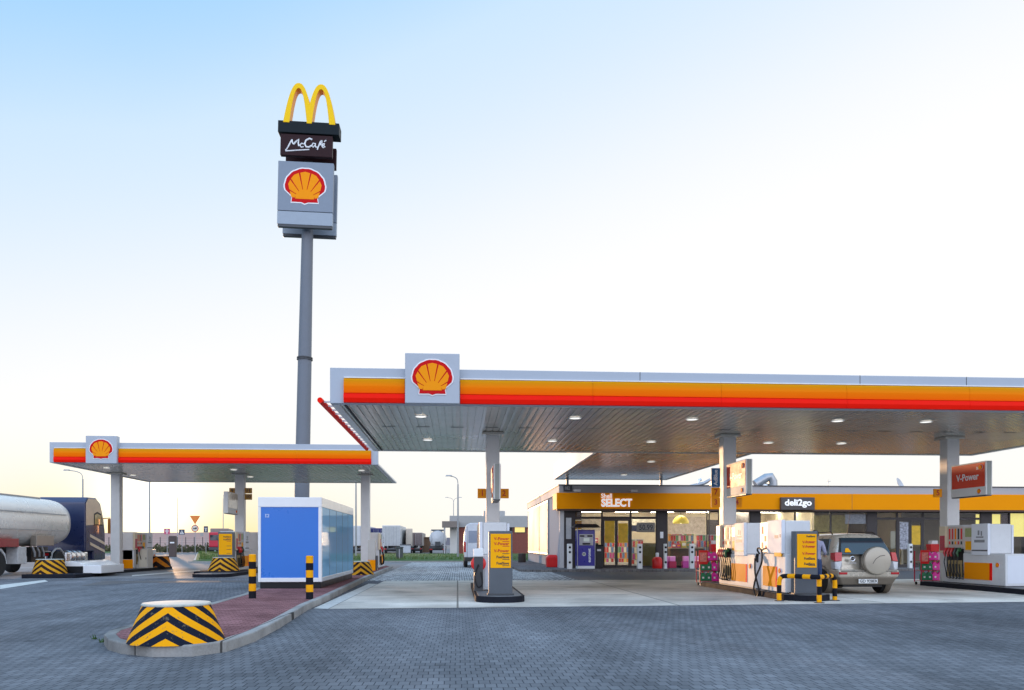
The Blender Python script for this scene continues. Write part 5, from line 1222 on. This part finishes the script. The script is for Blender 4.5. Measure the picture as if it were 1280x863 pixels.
for k, (u0, u1, y, h, w_) in enumerate([(722, 741, 3.2, 1.55, 'behind the cash machine'), (790, 803, 3.0, 1.5, 'behind the shop door'), (872, 898, 2.6, 1.75, 'behind the glass left of the middle column'), (919, 938, 3.0, 1.6, 'behind the glass right of the middle column'), (951, 975, 6.5, 2.2, 'at the back wall behind the white pump posters'), (1000, 1040, 6.8, 2.0, 'at the back wall beneath the deli sign'), (836, 866, 7.2, 2.2, 'at the back wall behind the yellow lamp'), (755, 786, 7.6, 2.2, 'at the back wall seen through the door')]):
    yy = YS+y; xa_, xb_ = X(u0, yy), X(u1, yy)
    t = thing('goods_shelf', 'stocked goods shelf %s' % w_, 'shelf', ((xa_+xb_)/2, yy, .13), 0, 'goods shelves inside the shop'); hw_ = (xb_-xa_)/2
    MB().box(-hw_, hw_, -.2, .2, .12, h).build('goods_stack', gp, t); MB().box(-hw_-.03, hw_+.03, -.25, .25, 0, .12).box(-hw_-.03, hw_+.03, -.22, .22, h, h+.04).build('shelf_frame', grey_lt, t)
t = thing('hanging_sign', 'yellow and dark hanging sign in the leftmost shop window', 'sign', (X(722, YS+.9), YS+.9, 2.2), 0)
MB().box(-.22, .22, -.03, .03, 0, .45).build('lower_board', yellow_p, t, bevel=.01); MB().box(-.2, .2, -.03, .03, .5, .95).build('upper_board', mat('brown_board2', (.10, .06, .03), .5), t, bevel=.01); MB().tube([(0, 0, .9), (0, 0, 1.2)], .01, 6).build('cord', black_g, t)
# posts and glazing
fr = taupe; zg0, zg1 = .13, zo0-.09
def vpost(u0, u1, m=fr, d=.16): return SW_(MB().box(xs(u0), xs(u1), YS-.02, YS-.02+d, .12, zg1), 'post', m)
for (u0, u1) in ((703.5, 718), (821, 833.5), (938, 950), (1084, 1095.5), (1226, 1239)): vpost(u0, u1, d=.3)
SW_(MB().box(SX0-.02, SX0+.22, YS-.03, YS+.0, .12, zg1), 'corner_trim', mat('corner_pale', (.62, .60, .58), .4, var=.05))
def window(u0, u1, v=None, ztran=None, mull=()):
    x0, x1 = xs(u0), xs(u1)
    f = MB(); w = .05
    f.box(x0, x1, YS, YS+.08, zg1-w, zg1); f.box(x0, x1, YS, YS+.08, zg0, zg0+.10)
    f.box(x0, x0+w, YS, YS+.08, zg0+.1, zg1-w); f.box(x1-w, x1, YS, YS+.08, zg0+.1, zg1-w)
    for u in mull: f.box(xs(u)-.045, xs(u)+.045, YS-.004, YS+.084, zg0+.1, zg1-w)
    if ztran: f.box(x0+w, x1-w, YS+.004, YS+.076, ztran-.06, ztran+.06)
    o = SW_(f, 'window', fr)
    SW_(MB().box(x0+w, x1-w, YS+.036, YS+.044, zg0+.1, zg1-w), 'pane', pane, o)
    return o
zt_ = zs(647.5, 760)
window(718, 752.5, ztran=zt_); window(788.5, 821, ztran=zt_)
window(833.5, 884.5); window(886, 938, mull=(899,)); window(950, 1084, mull=(994, 1038.5))
window(1095.5, 1121.5, ztran=zs(648)); window(1154, 1226, ztran=zs(648)); window(1239, 1330, mull=(1262,))
def door_pair(u0, u1, mats2, vtr):
    x0, x1 = xs(u0), xs(u1); zt = vtr; xm = (x0+x1)/2
    o = SW_(MB().box(x0, x1, YS-.01, YS+.09, zt-.07, zt+.07).box(x0, x0+.06, YS-.01, YS+.09, zg0, zt-.07).box(x1-.06, x1, YS-.01, YS+.09, zg0, zt-.07).box(x0, x1, YS, YS+.08, zg1-.05, zg1).box(x0, x0+.05, YS, YS+.08, zt+.07, zg1-.05).box(x1-.05, x1, YS, YS+.08, zt+.07, zg1-.05), 'door_frame', fr)
    SW_(MB().box(x0+.05, x1-.05, YS+.036, YS+.044, zt+.07, zg1-.05), 'pane', pane, o)
    for i, (a, b_) in enumerate(((x0+.06, xm-.004), (xm+.004, x1-.06))):
        d = SW_(MB().box(a, a+.07, YS+.0, YS+.06, zg0, zt-.075).box(b_-.07, b_, YS+.0, YS+.06, zg0, zt-.075).box(a+.07, b_-.07, YS+.0, YS+.06, zg0, zg0+.14).box(a+.07, b_-.07, YS, YS+.06, zt-.16, zt-.075), 'sliding_door', fr)
        SW_(MB().box(a+.07, b_-.07, YS+.026, YS+.034, zg0+.14, zt-.16), 'pane', pane, d)
        z0, z1, m = mats2[i]
        if m: SW_(MB().box(a+.09, b_-.09, YS+.012, YS+.02, z0, z1), 'door_poster', m, d)
    return o
yp1 = mat('door_poster_yellow', (.72, .42, .02), .5, var=.25, vscale=4); ptn = mat('door_poster_pattern', (.38, .38, .42), .5, var=.8, vscale=9)
door_pair(752.5, 788.5, ((1.45, 2.75, yp1), (1.45, 2.5, yp1)), zt_)
door_pair(1121.5, 1154, ((1.1, 2.6, ptn), (1.35, 2.4, yp1)), zs(648))
# posters stuck behind the glass
def poster(u0, u1, v0, v1, m, txt=None, tm=None):
    o = SW_(MB().box(xs(u0), xs(u1), YS+.052, YS+.06, zs(v1, u0), zs(v0, u0)), 'window_poster', m)
    if txt: stext(txt, u0+3, u1-3, (v0+v1)/2-3, (v0+v1)/2+3.5, tm, o, YS+.05, .006, .001)
    return o
poster(796, 819, 653.5, 665.5, mat('poster_grey_beige', (.34, .30, .24), .5, var=.2, vscale=8), '50.99', ink)
poster(788.8, 796, 657, 664.5, mat('poster_slate', (.12, .13, .2), .5)); poster(803.5, 820, 679, 709, mat('olive_panel', (.20, .155, .02), .5, var=.15, vscale=3))
lit_y = mat('lit_yellow_blind', (.8, .66, .2), .5, var=.12, vscale=6, emit=.8, ecol=(1, .85, .22))
poster(1241, 1252, 643, 670, lit_y); poster(1263.5, 1281, 642, 671, lit_y); poster(1220.5, 1225.5, 643, 657, lit_y); poster(1251, 1263, 643, 700, mat('brown_board', (.12, .07, .06), .5, var=.4, vscale=14))
poster(1114, 1120, 664, 686, mat('cream_card', (.6, .55, .4), .5)); poster(1057, 1084, 643, 655, mat('pale_strip', (.35, .36, .40), .4, var=.4, vscale=10))
SW_(MB().box(xs(825), xs(829), YS-.03, YS-.02, zs(673, 827), zs(665, 827)), 'wall_notice', wht)
SW_(MB().box(xs(707.5), xs(714), YS-.05, YS-.02, zs(674, 710), zs(647.5, 710)), 'wall_panel', mat('pale_panel', (.55, .55, .54), .4, var=.15, vscale=6))
# billboard on the side wall
o = SW_(MB().box(SX0-.10, SX0-.003, 47.3, 60.3, .75, 4.0), 'billboard', steel, bevel=.01)
SW_(MB().box(SX0-.112, SX0-.10, 47.42, 60.18, .87, 3.88), 'billboard_sheet', mat('billboard_sheet', (.70, .40, .27), .5, var=.30, vscale=.35, spec=.2), o)
# roof services
t = thing('roof_ducting', 'bundle of silver ventilation ducts on the shop roof', 'ducts', (X(962, 46), 46, 4.2))
ou = lambda u: X(u, 46)-X(962, 46)
MB().tube([(ou(944), 0, .7), (ou(958), 0, 1.1), (ou(963), 0, 1.15), (ou(966), 0, .9), (ou(967), 0, 0)], .26, 14).build('duct', steel, t)
MB().tube([(ou(945), .3, .35), (ou(952), .2, .75), (ou(958), .1, .6), (ou(962), 0, .1)], .2, 14).build('duct', alu, t)
MB().box(ou(966), ou(975), -.2, .4, 0, .55).build('fan_box', steel, t, bevel=.03)
MB().lathe([(.38, 0), (.4, .2), (.3, .42), (.05, .5)], 18, (ou(979), 0, 0)).build('vent_cowl', alu, t)
MB().tube([(ou(944), 0, .4), (ou(944), 0, 0)], .15, 8).build('support', steel, t)
t = thing('roof_pipework', 'grey pipes and brackets on the shop roof left of the middle column', 'pipes', (X(880, 46), 46, 4.2))
ou = lambda u: X(u, 46)-X(880, 46)
MB().tube([(ou(862), 0, .55), (ou(880), 0, .75), (ou(888), 0, .95)], .1, 10).build('pipe', steel, t)
MB().tube([(ou(864), .2, .42), (ou(886), .2, .5)], .08, 10).build('pipe', alu, t)
MB().box(ou(889), ou(893), -.3, .4, 0, .9).box(ou(868), ou(872), .3, .7, 0, .7).build('fan_box', steel, t, bevel=.03)
MB().tube([(ou(876), .4, 0), (ou(876), .4, .95), (ou(879), .4, 1.0)], .09, 10).build('flue', alu, t)
for u in (866, 873, 882): MB().box(ou(u)-.06, ou(u)+.06, -.1, .3, 0, .6).build('pipe_support', steel, t)
t = thing('satellite_dish', 'pale satellite dish tilted on the shop roof', 'dish', (X(1126, 46), 46, 4.2))
mb = MB(); mb.lathe([(.02, .12), (.2, .09), (.38, .0), (.40, .0), (.22, .07), (.02, .09)], 26, (0, 0, 0), 'y'); mb.build('reflector', mat('dish_grey', (.5, .5, .52), .5, var=.05), t, loc=(-.02, 0, .78), rot=(radians(-25), 0, radians(40)))
MB().tube([(0, .1, 0), (0, .1, .7)], .035, 8).build('mast', steel, t)
t = thing('roof_aerial', 'thin small aerial on the shop roof right of the dish', 'aerial', (X(1141, 46), 46, 4.2))
MB().tube([(0, 0, 0), (0, 0, .62)], .02, 6).build('mast', steel, t); MB().tube([(-.1, 0, .52), (.3, 0, .58)], .018, 6).build('boom', steel, t)
t = thing('roof_aerial', 'thin aerial on the shop roof above the deli sign', 'aerial', (X(1035, 46), 46, 4.2))
MB().tube([(0, 0, 0), (0, 0, 1.0)], .018, 6).build('mast', steel, t); MB().tube([(-.1, 0, .9), (.15, 0, .9)], .014, 6).build('boom', steel, t)
# ------------------------------------------------------------------ things before the shop
def at_(u, Y, z=.12): return (X(u, Y), Y, z)
# cash machine
cb = mat('cash_blue', (.03, .025, .30), .3, var=.08, coat=.4)
t = thing('cash_machine', 'purple blue cash machine with white vertical word and dark hood before the glass', 'cash machine', at_(731.5, 41.2))
MB().box(-.46, .46, -.35, .45, .12, 2.0).build('body', cb, t, bevel=.04)
MB().hexa([(-.72,-.75,2.12),(.72,-.75,2.12),(.72,.5,2.12),(-.72,.5,2.12)], [(-.5,-.5,2.3),(.5,-.5,2.3),(.5,.45,2.3),(-.5,.45,2.3)]).build('hood', black_g, t, bevel=.02)
MB().box(-.44, .44, -.37, .4, 0, .14).build('plinth', wht, t)
f_ = MB().box(-.36, .36, -.37, -.35, 1.2, 1.78).build('fascia', steel, t, bevel=.01)
MB().box(-.14, .16, -.378, -.37, 1.40, 1.58).build('screen', mat('cash_screen', (.5, .55, .5), .2, emit=.25, var=0), f_)
MB().box(-.34, -.1, -.376, -.37, 1.64, 1.72).box(.05, .32, -.376, -.37, 1.64, 1.72).box(-.2, .2, -.39, -.37, 1.24, 1.32).build('card_slot', black_g, f_)
text('euronet', .22, wht, t, (.16, -.353, .68), (pi/2, -pi/2, 0), .004, 'CENTER', .006)
MB().lathe([(.10, 0), (.10, .006), (.06, .006), (.06, 0)], 20, (-.12, -.36, .75), 'y').build('ring_mark', wht, t)
for sx in (-.47, .44): MB().box(sx, sx+.03, -.36, -.3, .15, 2.1).build('side_edge', steel, t)
t = thing('black_bin', 'tall black bin standing right of the cash machine', 'bin', at_(748, 41.4))
MB().box(-.2, .2, -.2, .2, 0, 1.15).build('bin_body', mat('bin_black', (.02, .021, .024), .45, var=.2), t, bevel=.03)
MB().box(-.23, .23, -.23, .23, 1.15, 1.24).build('lid', black_g, t, bevel=.02); MB().box(-.1, .1, -.205, -.2, .9, 1.0).build('label_plate', wht, t)
def bol(u, label, Y=40.3, w=.125):
    t = thing('white_bollard', label, 'bollard', (X(u, Y), Y, .12), 0, 'white bollards before the shop')
    MB().box(-w, w, -.10, .10, 0, 1.28).build('post', white, t, bevel=.02)
    for z in (.34, .86, 1.1): MB().lathe([(.062, 0), (.062, -.008)], 14, (0, -.10, z), 'y', sm=False).build('black_dot', black_g, t)
bol(712, 'white bollard with black dots below the pale wall panel left of the cash machine'); bol(799.5, 'white bollard with black dots between the door and the olive panel')
bol(831.5, 'slim white bollard in front of the dark post right of the red canister', w=.07); bol(864.5, 'white bollard with black dots left of the bottle rack'); bol(1137.5, 'white bollard before the right shop door', w=.09)
t = thing('red_canister', 'red gas canister with white neck right of the olive panel', 'canister', at_(821.5, 41.0))
MB().lathe([(.24, 0), (.26, .05), (.26, .45), (.2, .56), (.09, .6)], 22).build('canister_body', red, t); MB().lathe([(.08, .6), (.09, .78), (.06, .82)], 14).build('neck', wht, t)
t = thing('red_bin', 'red rounded grit bin by the shop side wall', 'bin', (X(690, 43.6), 43.6, .12))
MB().hexa([(-.30,-.3,0),(.30,-.3,0),(.30,.3,0),(-.30,.3,0)], [(-.33,-.33,.52),(.33,-.33,.52),(.33,.33,.52),(-.33,.33,.52)]).build('bin_body', red, t, bevel=.04)
MB().hexa([(-.35,-.35,.52),(.35,-.35,.52),(.35,.35,.52),(-.35,.35,.52)], [(-.2,-.2,.68),(.2,-.2,.68),(.2,.2,.68),(-.2,.2,.68)]).build('lid', red, t, bevel=.03)
t = thing('dark_bin', 'dark brown open bin on the walk left of the billboard wall', 'bin', (X(652.5, 55), 55, .12))
MB().lathe([(.25, 0), (.27, .05), (.27, .6), (.24, .62), (.2, .5)], 20).build('bin_body', mat('bin_brown', (.05, .04, .035), .6, var=.2), t)
# inside, close to the glass
t = thing('pendant_lamp', 'big yellow pendant lamp hanging behind the shop window', 'lamp', (X(851, 44), 44, 3.4))
MB().lathe([(.10, -.40), (.14, -.44), (.30, -.52), (.44, -.72), (.45, -.86), (.43, -.86), (.40, -.72)], 28, cap=False).build('shade', mat('lamp_yellow', (.85, .66, .05), .4, var=.05, emit=.35, ecol=(1, .78, .1)), t)
MB().tube([(0, 0, 0), (0, 0, -.42)], .015, 6).build('cord', black_g, t)
MB().lathe([(.02, -.70), (.08, -.74), (.08, -.84), (.02, -.87)], 12).build('bulb', mat('bulb', (1, .9, .6), emit=3, ecol=(1, .85, .5), var=0), t)
for k, (u0, u1, y, h, m, lb_) in enumerate([(838, 880, 44.6, 1.0, 'counter_wood', 'long cafe counter behind the shop window under the yellow lamp'), (955, 990, 45.5, 1.1, 'counter_grey', 'serving counter behind the deli window'), (728, 748, 45, 1.3, 'counter_dark', 'shelf unit behind the glass by the cash machine')]):
    t = thing('shop_counter', lb_, 'counter', (X((u0+u1)/2, y), y, .13)); w = (X(u1, y)-X(u0, y))/2
    MB().box(-w, w, 0, .6, 0, h).build('base', mat(m, [(.12, .07, .045), (.3, .3, .3), (.05, .045, .04)][k], .5, var=.2), t, bevel=.02)
    MB().box(-w-.05, w+.05, -.05, .65, h, h+.05).build('top', mat(m+'_top', (.45, .36, .25), .35, var=.15), t)
R = random.Random(4)
gcols = [(.5, .02, .08), (.55, .05, .3), (.6, .5, .1), (.1, .25, .1), (.6, .6, .6), (.05, .1, .35), (.6, .2, .04), (.08, .05, .05)]
kinds = ['crimson', 'magenta', 'mustard', 'green', 'white', 'blue', 'orange', 'dark']
for k, (u, Y, z) in enumerate([(842, 44.9, 1.18), (848, 44.9, 1.18), (854, 44.9, 1.18), (861, 44.9, 1.18), (868, 44.9, 1.18), (875, 44.9, 1.18), (732, 45.3, 1.48), (738, 45.3, 1.48), (744, 45.3, 1.48), (959, 45.8, 1.28), (966, 45.8, 1.28), (974, 45.8, 1.28), (983, 45.8, 1.28)]):
    c = k % 8; w = R.uniform(.10, .16); h = R.uniform(.22, .42)
    t = thing('goods_carton', '%s carton standing %s' % (kinds[c], 'on the cafe counter inside the shop' if k < 6 else 'on the shelf unit behind the cash machine' if k < 9 else 'on the serving counter behind the deli window'), 'carton', (X(u, Y), Y, z), R.uniform(-.3, .3), 'goods inside the shop')
    MB().box(-w, w, -.1, .1, 0, h).build('carton_body', mat('goods_%d' % c, gcols[c], .4, var=.2, vscale=20), t, bevel=.01); MB().box(-w*.7, w*.7, -.103, -.1, h*.3, h*.7).build('carton_label', [wht, yellow_p][k % 2], t)
for k, (u, Y, z, c) in enumerate([(836.5, 41.9, .12, 1), (840, 41.8, .12, 0), (857, 41.9, .12, 1), (870, 41.9, .12, 0)]):
    t = thing('fluid_crate', '%s crate of screenwash on the pavement %s' % (['crimson', 'magenta'][c], ['just right of the slim bollard', 'second from the slim bollard', 'left of the dotted bollard by the rack', 'behind the rack'][k]), 'crate', (X(u, Y), Y, z), 0, 'crates under the shop window')
    MB().box(-.2, .2, -.15, .15, 0, .35).build('crate_body', mat('goods_%d' % c, gcols[c]), t, bevel=.02); MB().box(-.16, .16, -.12, .12, .35, .62).build('bottles', mat('pale_pink_fluid', (.75, .35, .55)), t, bevel=.03)
# ================================================================== SKY, SUN, CAMERA
BACK, SKYK, NISH = 2.2, 6.7, .012
SUN_EL, SUN_AZ = 2.4, -20.5        # degrees; azimuth from +Y, negative to the left
w = bpy.data.worlds.new('World'); S.world = w; w.use_nodes = True
nt = w.node_tree; N = nt.nodes; L = nt.links; bg = N['Background']
sky = N.new('ShaderNodeTexSky'); sky.sky_type = 'NISHITA'; sky.sun_disc = False
sky.sun_elevation = radians(SUN_EL); sky.sun_rotation = radians(SUN_AZ); sky.altitude = 100; sky.air_density = 1.0; sky.dust_density = 1.2; sky.ozone_density = 1.5
# the evening sky by direction: clear blue high up away to the left, thin bright veil elsewhere, warm at the sunset
geo = N.new('ShaderNodeTexCoord'); sx_ = N.new('ShaderNodeSeparateXYZ'); nv = N.new('ShaderNodeVectorMath'); nv.operation = 'NORMALIZE'
L.new(geo.outputs['Generated'], nv.inputs[0]); L.new(nv.outputs[0], sx_.inputs[0])
def mth(op, a, b=None, c=None, clamp=False):
    n = N.new('ShaderNodeMath'); n.operation = op; n.use_clamp = clamp
    for i, q in enumerate((a, b, c)):
        if q is None: continue
        if isinstance(q, (int, float)): n.inputs[i].default_value = q
        else: L.new(q, n.inputs[i])
    return n.outputs[0]
def ramp(fac, stops):
    cr = N.new('ShaderNodeValToRGB'); L.new(fac, cr.inputs[0]); e = cr.color_ramp.elements
    while len(e) < len(stops): e.new(.5)
    for i, (p, c) in enumerate(stops): e[i].position = p; e[i].color = rgb(c)
    return cr.outputs[0]
def vop(op, a, b=None, scale=None):
    n = N.new('ShaderNodeVectorMath'); n.operation = op; L.new(a, n.inputs[0])
    if b is not None: L.new(b, n.inputs[1])
    if scale is not None:
        if isinstance(scale, (int, float)): n.inputs['Scale'].default_value = scale
        else: L.new(scale, n.inputs['Scale'])
    return n.outputs[0]
def mixc(f, a, b):
    n = N.new('ShaderNodeMix'); n.data_type = 'RGBA'; L.new(f, n.inputs[0]); L.new(a, n.inputs[6]); L.new(b, n.inputs[7]); return n.outputs[2]
zc = sx_.outputs[2]
bl = mth('MULTIPLY_ADD', sx_.outputs[0], -.32, zc)
cn = N.new('ShaderNodeTexNoise'); cn.inputs['Scale'].default_value = 2.2; cn.inputs['Detail'].default_value = 4; L.new(nv.outputs[0], cn.inputs['Vector'])
bl = mth('MULTIPLY_ADD', cn.outputs['Fac'], .08, mth('SUBTRACT', bl, .04), clamp=True)
front = ramp(bl, [(0, (.90, .94, 1.0)), (.30, (.50, .73, 1.0)), (.54, (.55, .775, 1.0)), (.65, (.385, .675, 1.0)), (.80, (.36, .64, 1.0)), (1, (.42, .66, 1.0))])
wsm = N.new('ShaderNodeMapRange'); wsm.interpolation_type = 'SMOOTHSTEP'; wsm.inputs[1].default_value = .25; wsm.inputs[2].default_value = .64; L.new(mth('MULTIPLY_ADD', sx_.outputs[0], -.29, zc), wsm.inputs[0])
wc = N.new('ShaderNodeRGB'); wc.outputs[0].default_value = (1.0, 1.0, 1.0, 1)
front = mixc(wsm.outputs[0], wc.outputs[0], front)
veil = ramp(mth('MULTIPLY', zc, 4.0, clamp=True), [(0, (1.0, .965, .88)), (.14, (1.0, .985, .93)), (.38, (1.0, .995, .96)), (.8, (1, 1, 1)), (1, (1, 1, 1))])
zk = N.new('ShaderNodeMapRange'); zk.interpolation_type = 'SMOOTHSTEP'; zk.inputs[1].default_value = .62; zk.inputs[2].default_value = .86; zk.inputs[3].default_value = 1.0; zk.inputs[4].default_value = 1.75; L.new(zc, zk.inputs[0])  # extra brightness added overhead, out of view, to light the ground
fr_ = vop('SCALE', vop('MULTIPLY', front, veil), scale=zk.outputs[0])
back = ramp(mth('MAXIMUM', zc, 0.0), [(0, (.72, .70, .80)), (.15, (.80, .85, 1.0)), (.5, (.70, .82, 1.0)), (1, (.30, .50, .85))])
back = vop('SCALE', back, scale=BACK)  # unseen sky behind the camera brightened to light the front faces
t_b = N.new('ShaderNodeMapRange'); t_b.interpolation_type = 'SMOOTHSTEP'; t_b.inputs[1].default_value = -.05; t_b.inputs[2].default_value = -.75; L.new(sx_.outputs[1], t_b.inputs[0])
base = mixc(t_b.outputs[0], fr_, back)
# glow round the setting sun
dt = N.new('ShaderNodeVectorMath'); dt.operation = 'DOT_PRODUCT'; L.new(nv.outputs[0], dt.inputs[0]); dt.inputs[1].default_value = (sin(radians(SUN_AZ))*cos(radians(2.0)), cos(radians(SUN_AZ))*cos(radians(2.0)), sin(radians(2.0)))
g1 = mth('POWER', mth('MAXIMUM', dt.outputs['Value'], 0.0), 700.0); g2 = mth('POWER', mth('MAXIMUM', dt.outputs['Value'], 0.0), 48.0)
lowz = mth('POWER', mth('SUBTRACT', 1.0, mth('MULTIPLY', mth('MAXIMUM', zc, 0.0), 7.0, clamp=True)), 2.0)
glow = N.new('ShaderNodeRGB'); glow.outputs[0].default_value = (1.0, .92, .80, 1); glow2 = N.new('ShaderNodeCombineXYZ'); [setattr(glow2.inputs[i], 'default_value', q) for i, q in enumerate((-.0, -.17, -.66))]
tot = vop('ADD', base, vop('SCALE', glow.outputs[0], scale=mth('MULTIPLY', g1, 1.0)))
tot = vop('ADD', tot, vop('SCALE', glow2.outputs[0], scale=mth('MULTIPLY', g2, lowz)))
tot = vop('SCALE', tot, scale=SKYK)
tot = vop('ADD', tot, vop('SCALE', sky.outputs[0], scale=NISH))
L.new(tot, bg.inputs[0]); bg.inputs[1].default_value = .15
sd = bpy.data.lights.new('sun', 'SUN'); sd.energy = 2.0; sd.angle = radians(1.0); sd.color = (1, .60, .32)
so_ = bpy.data.objects.new('sun', sd); C.objects.link(so_)
d = Vector((sin(radians(SUN_AZ))*cos(radians(SUN_EL)), cos(radians(SUN_AZ))*cos(radians(SUN_EL)), sin(radians(SUN_EL))))
so_.rotation_euler = d.to_track_quat('Z', 'Y').to_euler()
cd = bpy.data.cameras.new('camera'); cam = bpy.data.objects.new('camera', cd); C.objects.link(cam); S.camera = cam
cam.location = (0, 0, EYE); cam.rotation_euler = (pi/2, 0, -A)
cd.sensor_width = 36; cd.lens = 36*FPX/1280; cd.shift_y = (VH-431.5)/1280; cd.clip_end = 6000; cd.clip_start = .1
S.view_settings.view_transform = 'Standard'; S.view_settings.look = 'None'; S.view_settings.gamma = 1; S.view_settings.use_curve_mapping = False
S.view_settings.exposure = 0.0
S.render.engine = 'CYCLES'; S.cycles.max_bounces = 7; S.cycles.diffuse_bounces = 4; S.cycles.glossy_bounces = 3; S.cycles.transparent_max_bounces = 8; S.cycles.caustics_reflective = False; S.cycles.caustics_refractive = False
S.cycles.use_denoising = True; S.cycles.sample_clamp_indirect = 8
